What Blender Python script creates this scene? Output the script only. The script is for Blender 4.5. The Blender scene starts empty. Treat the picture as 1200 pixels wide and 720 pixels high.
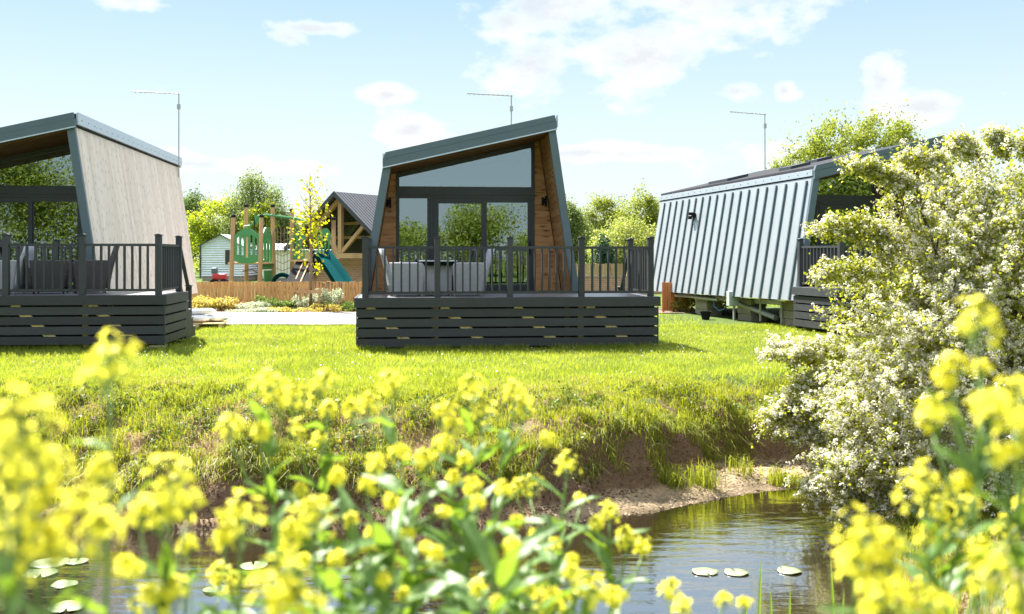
import bpy, math, random
import numpy as np
from mathutils import Vector, Matrix

random.seed(7)
RNG = np.random.default_rng(11)
S = bpy.context.scene
COL = S.collection
CAMZ = 1.85
F_PX = 1200.0
R = math.radians


def at(px, py, D):
    """photograph point (1200 x 720) at depth D -> world"""
    return Vector(((px - 600) / F_PX * D, D, CAMZ + (300 - py) / F_PX * D))


# ------------------------------------------------------------------ objects
def tag(o, label=None, cat=None, group=None, kind=None):
    if label: o['label'] = label
    if cat: o['category'] = cat
    if group: o['group'] = group
    if kind: o['kind'] = kind
    return o


def thing(name, label, cat, loc=(0, 0, 0), rz=0.0, group=None):
    o = bpy.data.objects.new(name, None)
    o.empty_display_size = 0.2
    COL.objects.link(o)
    o.location = loc
    o.rotation_euler = (0, 0, rz)
    return tag(o, label, cat, group)


def link_mesh(name, me, mat, parent=None):
    o = bpy.data.objects.new(name, me)
    COL.objects.link(o)
    if mat is not None:
        for m in (mat if isinstance(mat, (list, tuple)) else [mat]):
            me.materials.append(m)
    if parent is not None:
        o.parent = parent
    return o


def copy_tree(o, parent=None):
    c = o.copy()
    COL.objects.link(c)
    c.parent = parent
    for ch in list(o.children):
        copy_tree(ch, c)
    return c


class MB:
    def __init__(s):
        s.v = []; s.f = []; s.mi = []; s.cur = 0

    def add(s, vs, fs):
        b = len(s.v)
        s.v += [tuple(p) for p in vs]
        for f in fs:
            s.f.append(tuple(b + i for i in f)); s.mi.append(s.cur)
        return s

    def box(s, x0, x1, y0, y1, z0, z1):
        vs = [(x0, y0, z0), (x1, y0, z0), (x1, y1, z0), (x0, y1, z0), (x0, y0, z1), (x1, y0, z1), (x1, y1, z1), (x0, y1, z1)]
        return s.add(vs, [(0, 3, 2, 1), (4, 5, 6, 7), (0, 1, 5, 4), (1, 2, 6, 5), (2, 3, 7, 6), (3, 0, 4, 7)])

    def prism(s, poly, y0, y1):
        """polygon in (x,z), counter-clockwise, extruded along y"""
        n = len(poly)
        vs = [(p[0], y0, p[1]) for p in poly] + [(p[0], y1, p[1]) for p in poly]
        fs = [tuple(range(n)), tuple(range(2 * n - 1, n - 1, -1))]
        for i in range(n):
            j = (i + 1) % n
            fs.append((j, i, n + i, n + j))
        return s.add(vs, fs)

    def bar(s, p, q, w, h=None, up=(0, 0, 1)):
        h = h or w
        p = Vector(p); q = Vector(q); d = (q - p).normalized()
        u = Vector(up)
        if abs(d.dot(u)) > 0.98: u = Vector((0, 1, 0))
        a = d.cross(u).normalized() * (w / 2); b = a.cross(d).normalized() * (h / 2)
        vs = [p - a - b, p + a - b, p + a + b, p - a + b, q - a - b, q + a - b, q + a + b, q - a + b]
        return s.add(vs, [(0, 3, 2, 1), (4, 5, 6, 7), (0, 1, 5, 4), (1, 2, 6, 5), (2, 3, 7, 6), (3, 0, 4, 7)])

    def tube(s, pts, rad, n=8, cap=True):
        pts = [Vector(p) for p in pts]
        if not hasattr(rad, '__len__'): rad = [rad] * len(pts)
        vs = []; prev = None
        for i, p in enumerate(pts):
            d = (pts[min(i + 1, len(pts) - 1)] - pts[max(i - 1, 0)]).normalized()
            if prev is None:
                prev = d.orthogonal().normalized()
            a = (prev - d * prev.dot(d))
            a = a.normalized() if a.length > 1e-6 else d.orthogonal().normalized()
            prev = a; b = d.cross(a)
            for k in range(n):
                t = 2 * math.pi * k / n
                vs.append(p + (a * math.cos(t) + b * math.sin(t)) * rad[i])
        fs = []
        for i in range(len(pts) - 1):
            for k in range(n):
                k2 = (k + 1) % n
                fs.append((i * n + k, i * n + k2, (i + 1) * n + k2, (i + 1) * n + k))
        if cap:
            fs.append(tuple(range(n - 1, -1, -1)))
            fs.append(tuple((len(pts) - 1) * n + k for k in range(n)))
        return s.add(vs, fs)

    def lathe(s, prof, n=16, c=(0, 0, 0)):
        vs = []; fs = []
        for r, z in prof:
            for k in range(n):
                t = 2 * math.pi * k / n
                vs.append((c[0] + r * math.cos(t), c[1] + r * math.sin(t), c[2] + z))
        for i in range(len(prof) - 1):
            for k in range(n):
                k2 = (k + 1) % n
                fs.append((i * n + k, i * n + k2, (i + 1) * n + k2, (i + 1) * n + k))
        fs.append(tuple(range(n - 1, -1, -1)))
        fs.append(tuple((len(prof) - 1) * n + k for k in range(n)))
        return s.add(vs, fs)

    def build(s, name, mat, parent=None, smooth=False, bevel=0):
        me = bpy.data.meshes.new(name)
        me.from_pydata(s.v, [], s.f)
        if isinstance(mat, (list, tuple)):
            me.polygons.foreach_set('material_index', s.mi)
        if smooth:
            me.polygons.foreach_set('use_smooth', [True] * len(s.f))
        me.update()
        o = link_mesh(name, me, mat, parent)
        if bevel:
            m = o.modifiers.new('b', 'BEVEL'); m.width = bevel; m.segments = 2; m.limit_method = 'ANGLE'
        return o


def faces_mesh(name, V, k, mat, parent=None, extra=None):
    """V: (N,k,3) array of separate k-gons"""
    N = len(V)
    me = bpy.data.meshes.new(name)
    V = np.ascontiguousarray(V, dtype=np.float32)
    nv, nf = N * k, N
    me.vertices.add(nv)
    me.vertices.foreach_set('co', V.reshape(-1))
    me.loops.add(nv)
    me.loops.foreach_set('vertex_index', np.arange(nv, dtype=np.int32))
    me.polygons.add(nf)
    me.polygons.foreach_set('loop_start', np.arange(0, nv, k, dtype=np.int32))
    me.polygons.foreach_set('loop_total', np.full(nf, k, dtype=np.int32))
    me.update(calc_edges=True)
    return link_mesh(name, me, mat, parent)


def unit(v):
    return v / np.maximum(np.linalg.norm(v, axis=-1, keepdims=True), 1e-9)


def leaf_quads(P, size, nrm_bias=None, bias=0.5, aspect=0.6, rng=RNG):
    """rhombic leaves at points P, random orientation leaning to nrm_bias"""
    N = len(P)
    n = unit(rng.normal(size=(N, 3)))
    if nrm_bias is not None:
        n = unit(n * (1 - bias) + nrm_bias * bias)
    a = unit(np.cross(n, rng.normal(size=(N, 3))))
    b = np.cross(n, a)
    L = (size * rng.uniform(0.6, 1.25, N))[:, None]
    fold = n * L * 0.12
    V = np.stack([P - a * L * 0.5, P + b * L * 0.5 * aspect + fold, P + a * L * 0.5, P - b * L * 0.5 * aspect + fold], 1)
    return V


# ------------------------------------------------------------------ materials
class NT:
    def __init__(s, name):
        s.m = bpy.data.materials.new(name); s.m.use_nodes = True
        s.t = s.m.node_tree; s.n = s.t.nodes; s.l = s.t.links
        s.n.clear()
        s.out = s.n.new('ShaderNodeOutputMaterial')

    def N(s, typ, **kw):
        x = s.n.new(typ)
        for k, v in kw.items():
            if k.startswith('_'):
                x.inputs[k[1:].replace('_', ' ')].default_value = v
            else:
                setattr(x, k, v)
        return x

    def math(s, op, a, b=None, c=None):
        x = s.n.new('ShaderNodeMath'); x.operation = op
        for i, v in enumerate((a, b, c)):
            if v is None: continue
            if isinstance(v, (int, float)): x.inputs[i].default_value = v
            else: s.l.new(v, x.inputs[i])
        return x.outputs[0]

    def mix(s, f, a, b):
        x = s.n.new('ShaderNodeMix'); x.data_type = 'RGBA'
        for i, v in ((0, f), (6, a), (7, b)):
            if isinstance(v, (int, float)): x.inputs[i].default_value = v
            elif isinstance(v, tuple): x.inputs[i].default_value = (*v, 1) if len(v) == 3 else v
            else: s.l.new(v, x.inputs[i])
        return x.outputs[2]

    def ramp(s, f, stops):
        x = s.n.new('ShaderNodeValToRGB')
        e = x.color_ramp.elements
        while len(e) < len(stops): e.new(0.5)
        for i, (p, c) in enumerate(stops):
            e[i].position = p
            e[i].color = (c, c, c, 1) if isinstance(c, (int, float)) else (*c, 1)
        s.l.new(f, x.inputs[0])
        return x.outputs[0]

    def noise(s, scale, vec=None, detail=3, rough=0.55):
        x = s.N('ShaderNodeTexNoise'); x.inputs['Scale'].default_value = scale
        x.inputs['Detail'].default_value = detail; x.inputs['Roughness'].default_value = rough
        if vec is not None: s.l.new(vec, x.inputs['Vector'])
        return x.outputs[0]

    def coords(s, kind='Object'):
        return s.N('ShaderNodeTexCoord').outputs[kind]

    def mapping(s, vec, scale=(1, 1, 1), rot=(0, 0, 0), loc=(0, 0, 0)):
        x = s.N('ShaderNodeMapping')
        x.inputs['Scale'].default_value = scale; x.inputs['Rotation'].default_value = rot; x.inputs['Location'].default_value = loc
        s.l.new(vec, x.inputs['Vector'])
        return x.outputs[0]

    def bsdf(s, color, rough=0.6, metal=0.0, spec=0.5, bump=None, bump_d=0.01, coat=0):
        b = s.N('ShaderNodeBsdfPrincipled')
        def put(name, v):
            if isinstance(v, (int, float)): b.inputs[name].default_value = v
            elif isinstance(v, tuple): b.inputs[name].default_value = (*v, 1)
            else: s.l.new(v, b.inputs[name])
        put('Base Color', color); put('Roughness', rough); put('Metallic', metal)
        b.inputs['Specular IOR Level'].default_value = spec
        if bump is not None:
            bm = s.N('ShaderNodeBump'); bm.inputs['Distance'].default_value = bump_d; bm.inputs['Strength'].default_value = 1
            s.l.new(bump, bm.inputs['Height']); s.l.new(bm.outputs[0], b.inputs['Normal'])
        return b.outputs[0]

    def finish(s, sh):
        s.l.new(sh, s.out.inputs['Surface'])
        return s.m


def m_plain(name, col, rough=0.6, metal=0.0, var=0.12, scale=3.0, spec=0.5, bump=0.0, each=0.0):
    t = NT(name)
    co = t.coords()
    n = t.noise(scale, co, 5)
    c = t.mix(n, tuple(x * (1 - var) for x in col), tuple(min(1, x * (1 + var)) for x in col))
    r = t.math('ADD', t.math('MULTIPLY', n, 0.2), rough - 0.1)
    if each:
        oi = t.N('ShaderNodeObjectInfo')
        hs = t.N('ShaderNodeHueSaturation'); t.l.new(c, hs.inputs['Color'])
        t.l.new(t.math('ADD', t.math('MULTIPLY', oi.outputs['Random'], 2 * each), 1 - each), hs.inputs['Value']); c = hs.outputs[0]
    return t.finish(t.bsdf(c, r, metal, spec, bump=t.noise(scale * 12, co, 4) if bump else None, bump_d=bump))


def m_wood(name, stack='Z', width=0.14, cols=((.2, .09, .035), (.34, .17, .07)), knot=(.07, .03, .015), knots=1.0, along='X', rough=0.65, grain=1.0, knot_sz=1.0):
    """boards stacked along `stack` with grain along `along` (object axes)"""
    t = NT(name)
    co = t.coords()
    sep = t.N('ShaderNodeSeparateXYZ'); t.l.new(co, sep.inputs[0])
    ax = {'X': sep.outputs[0], 'Y': sep.outputs[1], 'Z': sep.outputs[2]}
    q = t.math('DIVIDE', ax[stack], width)
    idx = t.math('FLOOR', q); fr = t.math('FRACT', q)
    wn = t.N('ShaderNodeTexWhiteNoise', noise_dimensions='1D'); t.l.new(idx, wn.inputs['W'])
    rnd = wn.outputs['Value']
    # coordinates in board space
    cv = t.N('ShaderNodeCombineXYZ')
    t.l.new(t.math('ADD', ax[along], t.math('MULTIPLY', rnd, 37.0)), cv.inputs[0])
    t.l.new(ax[stack], cv.inputs[1])
    t.l.new(t.math('MULTIPLY', idx, 3.17), cv.inputs[2])
    gv = t.mapping(cv.outputs[0], (1.2, 14, 1))
    g = t.noise(2.2 * grain, gv, 6, 0.65)
    g2 = t.noise(0.8, t.mapping(cv.outputs[0], (1, 3, 1)), 3)
    f = t.math('ADD', t.math('MULTIPLY', g, 0.5), t.math('ADD', t.math('MULTIPLY', rnd, 0.45), t.math('MULTIPLY', t.math('SUBTRACT', g2, 0.5), 0.5)))
    c = t.mix(f, cols[0], cols[1])
    if knots > 0:
        vo = t.N('ShaderNodeTexVoronoi', voronoi_dimensions='2D'); vo.inputs['Scale'].default_value = 1.0
        t.l.new(t.mapping(cv.outputs[0], (2.6 * knots, 1.0 / width, 1)), vo.inputs['Vector'])
        kn = t.ramp(vo.outputs['Distance'], [(0.07 * knot_sz, 1.0), (0.17 * knot_sz, 0.0)])
        kr = t.N('ShaderNodeSeparateColor'); t.l.new(vo.outputs['Color'], kr.inputs[0])
        kn = t.math('MULTIPLY', kn, t.ramp(kr.outputs[0], [(.35, 0.0), (.9, 1.0)]))
        ring = t.ramp(vo.outputs['Distance'], [(0.1 * knot_sz, 0.45), (0.34 * knot_sz, 0.0)])
        c = t.mix(ring, c, tuple(x * 0.6 for x in cols[0]))
        c = t.mix(t.math('MULTIPLY', kn, 0.9), c, knot)
    edge = t.math('MINIMUM', fr, t.math('SUBTRACT', 1.0, fr))
    gap = t.ramp(edge, [(0.0, 0.0), (0.045, 1.0)])
    h = t.math('ADD', gap, t.math('MULTIPLY', g, 0.08))
    return t.finish(t.bsdf(c, rough, 0, 0.3, bump=h, bump_d=0.008))


def m_leaf(name, c1, c2, trans=0.45, rough=0.5, tcol=None, nscale=0.6, spec=0.3, nw=.45):
    t = NT(name)
    geo = t.N('ShaderNodeNewGeometry')
    n = t.noise(nscale, t.coords(), 2)
    f = t.math('ADD', t.math('MULTIPLY', geo.outputs['Random Per Island'], 1 - nw), t.math('MULTIPLY', t.ramp(n, [(.3, 0.0), (.7, 1.0)]) if nw > .5 else n, nw))
    c = t.mix(f, c1, c2)
    b = t.bsdf(c, rough, 0, spec)
    tr = t.N('ShaderNodeBsdfTranslucent')
    if tcol is None:
        hs = t.N('ShaderNodeHueSaturation'); hs.inputs['Hue'].default_value = 0.485; hs.inputs['Saturation'].default_value = 1.1; hs.inputs['Value'].default_value = 1.5
        t.l.new(c, hs.inputs['Color']); t.l.new(hs.outputs[0], tr.inputs[0])
    else:
        tr.inputs[0].default_value = (*tcol, 1)
    mx = t.N('ShaderNodeMixShader'); mx.inputs[0].default_value = trans
    t.l.new(b, mx.inputs[1]); t.l.new(tr.outputs[0], mx.inputs[2])
    return t.finish(mx.outputs[0])


def m_glass(name, refl=0.22, tint=(.55, .6, .6)):
    t = NT(name)
    tr = t.N('ShaderNodeBsdfTransparent'); tr.inputs[0].default_value = (*tint, 1)
    gl = t.N('ShaderNodeBsdfGlossy'); gl.inputs['Roughness'].default_value = 0.0; gl.inputs[0].default_value = (.78, .92, .96, 1)
    fr = t.N('ShaderNodeFresnel'); fr.inputs[0].default_value = 1.5
    # slight waviness of real panes
    bm = t.N('ShaderNodeBump'); bm.inputs['Distance'].default_value = 0.0012; bm.inputs['Strength'].default_value = 1
    t.l.new(t.noise(1.3, t.coords(), 2), bm.inputs['Height'])
    t.l.new(bm.outputs[0], gl.inputs['Normal'])
    f = t.math('MINIMUM', t.math('ADD', fr.outputs[0], refl), 1.0)
    mx = t.N('ShaderNodeMixShader'); t.l.new(f, mx.inputs[0])
    t.l.new(tr.outputs[0], mx.inputs[1]); t.l.new(gl.outputs[0], mx.inputs[2])
    return t.finish(mx.outputs[0])


M = {}
M['blue'] = m_plain('blue_grey_metal', (.095, .135, .155), 0.42, 0.25, 0.10, 1.5)
M['anth'] = m_plain('anthracite_frame', (.030, .034, .038), 0.4, 0.0, 0.1, 4)
M['deck'] = m_plain('dark_grey_deck_paint', (.030, .033, .037), 0.6, 0.0, 0.30, 5, bump=0.002, each=.22)
M['deck_top'] = m_plain('grey_deck_boards', (.13, .13, .14), 0.42, 0.0, 0.25, 5)
M['trim'] = m_plain('pale_metal_trim', (.50, .56, .62), 0.35, 0.5, 0.06, 2)
M['zinc'] = m_plain('zinc_panel', (.33, .365, .385), 0.40, 0.35, 0.07, 1.2)
M['roof'] = m_plain('dark_roof_sheet', (.035, .037, .042), 0.95, 0, 0.3, 8, spec=.08, bump=0.004)
M['cedar'] = m_wood('orange_brown_cladding', 'Z', 0.145, ((.36, .165, .06), (.70, .39, .175)), (.10, .045, .02), 0.9, 'X')
M['cedar_y'] = m_wood('orange_brown_lining', 'Z', 0.145, ((.34, .155, .058), (.66, .37, .165)), (.05, .02, .01), 0.8, 'Y')
M['soffit'] = m_wood('dark_brown_soffit', 'Y', 0.11, ((.10, .045, .02), (.26, .13, .055)), (.05, .02, .01), 0.6, 'X')
M['pale'] = m_wood('pale_larch_boards', 'Y', 0.19, ((.64, .52, .42), (.92, .80, .69)), (.36, .25, .18), 1.1, 'Z', 0.8, 1.0, .62)
M['raw'] = m_wood('raw_timber', 'X', 0.15, ((.74, .52, .22), (.90, .70, .36)), (.25, .12, .05), 0.5, 'Z')  # colour raised so the deck braces look like sunlit patches
M['fence'] = m_wood('golden_fence_boards', 'X', 0.115, ((.50, .27, .10), (.78, .49, .22)), (.16, .07, .03), 0.7, 'Z')
M['fence2'] = m_wood('pale_far_fence_boards', 'X', 0.15, ((.30, .20, .10), (.5, .36, .2)), (.16, .07, .03), 0.3, 'Z')
M['orange'] = m_wood('orange_boards', 'X', 0.1, ((.50, .17, .06), (.62, .24, .09)), (.2, .07, .03), 0.3, 'Z')
M['glass'] = m_glass('window_glass', 0.20)
M['glass_gable'] = m_glass('gable_glass', 0.24, (.4, .45, .46))
M['inner'] = m_plain('interior_wall', (.22, .21, .19), 0.8)
M['inner_dark'] = m_plain('interior_dark', (.05, .045, .045), 0.7)
M['concrete'] = m_plain('concrete_block', (.30, .26, .21), 0.9, 0, 0.25, 9, bump=0.006)
M['galv'] = m_plain('galvanised_steel', (.42, .43, .42), 0.45, 0.5, 0.15, 5)
M['black'] = m_plain('black_plastic', (.015, .015, .017), 0.9, spec=.15)
M['grey_box'] = m_plain('grey_box_plastic', (.45, .48, .46), 0.5)
M['rattan'] = None
M['chair_dark'] = m_plain('dark_rattan', (.05, .045, .045), 0.7, 0, 0.5, 60)
M['white'] = m_plain('white_cladding', (.78, .79, .80), 0.5, 0, 0.04, 1)
M['cream'] = m_plain('cream_cladding', (.74, .68, .54), 0.5, 0, 0.05, 1)
M['green'] = m_plain('green_play_panel', (.05, .24, .08), 0.45, 0, 0.08, 2)
M['teal'] = m_plain('teal_slide_plastic', (.002, .048, .052), 0.95, 0, 0.08, 2, spec=.02)
M['post'] = m_wood('brown_play_post', 'X', 5.0, ((.36, .22, .11), (.52, .34, .19)), (.1, .05, .03), 0.2, 'Z')
M['oak'] = m_wood('oak_beam', 'Y', 5.0, ((.48, .30, .15), (.66, .44, .25)), (.2, .1, .05), 0.3, 'X')
M['red'] = m_plain('red_plastic', (.55, .03, .04), 0.4)
M['sack'] = m_plain('white_sack', (.86, .86, .88), 0.6, 0, 0.05, 4)
M['rope'] = m_plain('rope', (.22, .15, .09), 0.8)
M['bark'] = m_plain('bark', (.10, .075, .055), 0.9, 0, 0.35, 8, bump=0.02)
M['young_bark'] = m_plain('young_bark', (.22, .15, .10), 0.85, 0, 0.3, 12)
M['blue_hose'] = m_plain('blue_hose', (.03, .10, .22), 0.5)


def _rattan():
    t = NT('white_rattan')
    br = t.N('ShaderNodeTexBrick'); br.inputs['Scale'].default_value = 1.0
    br.inputs['Color1'].default_value = (.80, .82, .86, 1); br.inputs['Color2'].default_value = (.62, .65, .70, 1); br.inputs['Mortar'].default_value = (.30, .31, .34, 1)
    br.inputs['Mortar Size'].default_value = 0.006; br.inputs['Brick Width'].default_value = 0.06; br.inputs['Row Height'].default_value = 0.02
    co = t.coords()
    sep = t.N('ShaderNodeSeparateXYZ'); t.l.new(co, sep.inputs[0])
    cv = t.N('ShaderNodeCombineXYZ')
    t.l.new(t.math('ADD', sep.outputs[0], sep.outputs[1]), cv.inputs[0]); t.l.new(sep.outputs[2], cv.inputs[1])
    t.l.new(cv.outputs[0], br.inputs['Vector'])
    return t.finish(t.bsdf(br.outputs[0], 0.55, 0, 0.4, bump=br.outputs['Fac'], bump_d=-0.006))


M['rattan'] = _rattan()


def _brick():
    t = NT('rustic_brick')
    br = t.N('ShaderNodeTexBrick')
    br.inputs['Color1'].default_value = (.50, .24, .12, 1); br.inputs['Color2'].default_value = (.32, .16, .10, 1); br.inputs['Mortar'].default_value = (.42, .36, .29, 1)
    br.inputs['Scale'].default_value = 1.0; br.inputs['Brick Width'].default_value = 0.30; br.inputs['Row Height'].default_value = 0.10; br.inputs['Mortar Size'].default_value = 0.014
    co = t.coords()
    sep = t.N('ShaderNodeSeparateXYZ'); t.l.new(co, sep.inputs[0])
    cv = t.N('ShaderNodeCombineXYZ')
    t.l.new(t.math('ADD', sep.outputs[0], sep.outputs[1]), cv.inputs[0]); t.l.new(sep.outputs[2], cv.inputs[1])
    t.l.new(cv.outputs[0], br.inputs['Vector'])
    c = t.mix(t.ramp(t.noise(4, co, 4), [(0.35, 0.0), (0.7, 0.6)]), br.outputs[0], (.50, .33, .2))
    return t.finish(t.bsdf(c, 0.9, bump=br.outputs['Fac'], bump_d=-0.01))


M['brick'] = _brick()


def _corr(name, axis, pitch, col, rough=0.5, metal=0.0):
    t = NT(name)
    co = t.coords()
    sep = t.N('ShaderNodeSeparateXYZ'); t.l.new(co, sep.inputs[0])
    w = t.math('SINE', t.math('MULTIPLY', sep.outputs['XYZ'.index(axis)], 2 * math.pi / pitch))
    n = t.noise(2, co, 4)
    c = t.mix(n, tuple(x * .8 for x in col), tuple(x * 1.2 for x in col))
    return t.finish(t.bsdf(c, rough, metal, 0.4, bump=w, bump_d=pitch * 0.2))


M['corr_dark'] = _corr('dark_corrugated_roof', 'Y', 0.22, (.07, .072, .08), 0.55)
M['corr_light'] = _corr('light_corrugated_roof', 'Y', 0.35, (.45, .46, .47), 0.5)
M['lap_white'] = _corr('white_lap_cladding', 'Z', 0.17, (.80, .86, .95), 0.5)
# ------------------------------------------------------------------ terrain
ZW = -1.15


def vnoise(x, y, seed=0):
    """smooth value noise in [0,1]"""
    xi = np.floor(x).astype(np.int64); yi = np.floor(y).astype(np.int64)
    fx = x - xi; fy = y - yi
    fx = fx * fx * (3 - 2 * fx); fy = fy * fy * (3 - 2 * fy)

    def hsh(a, b):
        n = (a * 374761393 + b * 668265263 + seed * 974634777) & 0x7fffffff
        n = ((n ^ (n >> 13)) * 1274126177) & 0x7fffffff
        n = n ^ (n >> 16)
        return (n & 0xffff) / 65535.0
    a = hsh(xi, yi); b = hsh(xi + 1, yi); c = hsh(xi, yi + 1); d = hsh(xi + 1, yi + 1)
    return (a * (1 - fx) + b * fx) * (1 - fy) + (c * (1 - fx) + d * fx) * fy


def fbm(x, y, seed=0, o=4):
    s = 0; a = 0.5; t = 0
    for i in range(o):
        s = s + a * vnoise(x * 2 ** i, y * 2 ** i, seed + i); t += a; a *= 0.5
    return s / t


def farline(X):
    return np.interp(X, [-40, -6, -2, 0, 1, 2, 3, 4.5, 8, 14, 40], [12.0, 11.2, 11.1, 11.3, 11.6, 12.2, 12.9, 13.6, 15.0, 16.5, 24]) + (fbm(X * 0.9, X * 0 + 3.3, 5) - .5) * .5


def nearline(X):
    return np.interp(X, [-40, -6, 2.4, 3.0, 3.3, 3.7, 4.3, 5.5, 9, 14, 40], [5.6, 5.0, 5.2, 6.4, 8.8, 10.4, 11.4, 12.4, 13.8, 15.4, 23]) + (fbm(X * 1.3, X * 0 + 8.1, 9) - .5) * .3


def bank_params(X):
    tb = np.interp(X, [-8, -1, 0.3, 1, 2, 3.5, 5, 9], [.16, .14, .2, .5, .95, 1.0, .7, .4])
    zl = np.interp(X, [-8, -5, -4, -2.6, -1.5, 0, .7, 1.2, 3, 6], [-.72, -.75, -.62, -.55, -.72, -.58, -.48, -.42, -.42, -.42]) + (fbm(X * 1.5, X * 0 + 1.7, 71) - .5) * .42
    wf = np.interp(X, [-8, -5, -3, -2.2, 0, 1, 4], [.65, .6, .35, .26, .32, .30, .34]) * (.6 + .9 * fbm(X * 2.1, X * 0 + 4.1, 72))
    ws = np.interp(X, [-8, 0, 1, 3], [2.6, 2.4, 2.2, 1.5])
    return tb, zl, wf, ws


def height(X, D):
    X = np.asarray(X, float); D = np.asarray(D, float)
    Fl = farline(X); Nl = nearline(X)
    tb, zl, wf, ws = bank_params(X)
    wig = (fbm(X * 2.2, D * 2.2, 21) - .5)
    t = D - Fl + wig * .7 * np.clip((D - Fl) / .3, 0, 1)
    t1 = tb; t2 = tb + wf; t3 = t2 + ws
    z_toe = -1.0
    za = ZW + (z_toe - ZW) * np.clip(t / np.maximum(t1, 1e-3), 0, 1)
    zb = z_toe + (zl - z_toe) * np.clip((t - t1) / wf, 0, 1)
    s = np.clip((t - t2) / ws, 0, 1)
    zc = zl + (0 - zl) * (1 - (1 - s) ** 1.8)
    far = np.where(t < t1, za, np.where(t < t2, zb, zc))
    rough = (fbm(X * 1.7, D * 1.7, 31) - .5) * np.interp(X, [-3, 0], [.5, .3]) + (fbm(X * 6, D * 6, 41) - .5) * .13
    amp = np.where(t < t1, .25, 1.0) * np.clip(1 - (t - t3 + .6) / 1.2, 0.0, 1)
    far = far + rough * amp + (fbm(X * .8, D * .8, 51) - .5) * .05 * np.clip((t - t2) / 1.0, 0, 1)
    u = Nl - D
    right = np.clip((X - 2.6) / 1.0, 0, 1)
    nl_ = np.interp(u, [0, .5, 1.2, 2.2, 3], [ZW, -.35, .02, .18, .2])
    nr_ = np.interp(u, [0, .25, 1.5, 4, 8, 10], [ZW, -.95, -.85, -.45, .1, .2])
    near = nl_ * (1 - right) + nr_ * right + (fbm(X * 2.5, D * 2.5, 61) - .5) * .12 * np.clip(u / .4, 0, 1)
    w = np.clip((D - Nl) / np.maximum(Fl - Nl, .2), 0, 1)
    bed = ZW - .45 * np.sin(math.pi * w) ** .7 - .02
    return np.where(D >= Fl, far, np.where(D <= Nl, near, bed))


def make_terrain():
    xs = np.unique(np.round(np.concatenate([-np.geomspace(14, 500, 26)[::-1], np.arange(-14, -8.0, .14), np.arange(-8, 8, .07), np.arange(8, 14, .14), np.geomspace(14, 500, 26)]), 3))
    ds = np.unique(np.round(np.concatenate([-np.geomspace(1, 400, 18)[::-1], np.arange(-1, 3, .5), np.arange(3, 10.6, .12), np.arange(10.6, 16.0, .055), np.arange(16, 30, .5), np.geomspace(30, 700, 30)]), 3))
    X, D = np.meshgrid(xs, ds)
    Z = height(X, D)
    V = np.stack([X, D, Z], -1).reshape(-1, 3)
    nx = len(xs); ny = len(ds)
    i = np.arange(nx - 1)[None, :] + nx * np.arange(ny - 1)[:, None]
    Fq = np.stack([i, i + 1, i + 1 + nx, i + nx], -1).reshape(-1, 4)
    me = bpy.data.meshes.new('ground')
    me.vertices.add(len(V)); me.vertices.foreach_set('co', V.astype(np.float32).reshape(-1))
    me.loops.add(Fq.size); me.loops.foreach_set('vertex_index', Fq.astype(np.int32).reshape(-1))
    me.polygons.add(len(Fq)); me.polygons.foreach_set('loop_start', np.arange(0, Fq.size, 4, dtype=np.int32)); me.polygons.foreach_set('loop_total', np.full(len(Fq), 4, dtype=np.int32))
    me.polygons.foreach_set('use_smooth', np.ones(len(Fq), bool))
    me.update(calc_edges=True)
    t = NT('ground_soil_and_turf')
    geo = t.N('ShaderNodeNewGeometry')
    co = geo.outputs['Position']
    sp = t.N('ShaderNodeSeparateXYZ'); t.l.new(co, sp.inputs[0])
    sn = t.N('ShaderNodeSeparateXYZ'); t.l.new(geo.outputs['Normal'], sn.inputs[0])
    n1 = t.noise(1.1, co, 5); n2 = t.noise(9, co, 5, .65); n3 = t.noise(45, co, 4, .7)
    soil = t.mix(n2, (.05, .030, .017), (.20, .122, .066))
    soil = t.mix(t.math('MULTIPLY', n3, .5), soil, (.33, .22, .13))
    mud = t.mix(n2, (.24, .17, .095), (.46, .36, .22))
    mudf = t.ramp(t.math('ADD', sp.outputs[2], t.math('MULTIPLY', n1, .12)), [(0.0, 0.0), (1.0, 1.0)])
    zz = t.math('ADD', sp.outputs[2], t.math('MULTIPLY', t.math('SUBTRACT', n2, .5), .12))
    beach = t.math('MULTIPLY', t.ramp(t.math('SUBTRACT', -0.86, zz), [(0.0, 0.0), (.06, 1.0)]), t.ramp(sn.outputs[2], [(.6, 0.0), (.85, 1.0)]))
    beach = t.math('MULTIPLY', beach, t.math('ADD', .25, t.math('MULTIPLY', .75, t.ramp(t.math('ADD', sp.outputs[0], t.math('MULTIPLY', n1, .8)), [(.5, 0.0), (1.0, 1.0)]))))
    soil = t.mix(beach, soil, mud)
    wet = t.ramp(t.math('SUBTRACT', zz, -1.13), [(0.0, 1.0), (.05, 0.0)])
    soil = t.mix(t.math('MULTIPLY', wet, .6), soil, (.07, .05, .03))
    turf = t.mix(n2, (.045, .075, .012), (.10, .15, .022))
    straw = t.mix(n2, (.18, .12, .06), (.36, .28, .16))
    bare = t.ramp(n1, [(.44, 0.0), (.62, 1.0)])
    slope_zone = t.ramp(t.math('MULTIPLY', sp.outputs[2], -1.0), [(.06, 0.0), (.2, 1.0)])
    turf = t.mix(t.math('MULTIPLY', bare, slope_zone), turf, straw)
    gmask = t.math('MULTIPLY', t.ramp(sn.outputs[2], [(.72, 0.0), (.88, 1.0)]), t.ramp(t.math('ADD', zz, .9), [(.0, 0.0), (.16, 1.0)]))
    c = t.mix(gmask, soil, turf)
    h = t.math('ADD', t.math('MULTIPLY', n2, .6), t.math('MULTIPLY', n3, .4))
    m = t.finish(t.bsdf(c, .9, 0, .2, bump=h, bump_d=.09))
    return tag(link_mesh('ground', me, m), kind='structure')


make_terrain()


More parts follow.
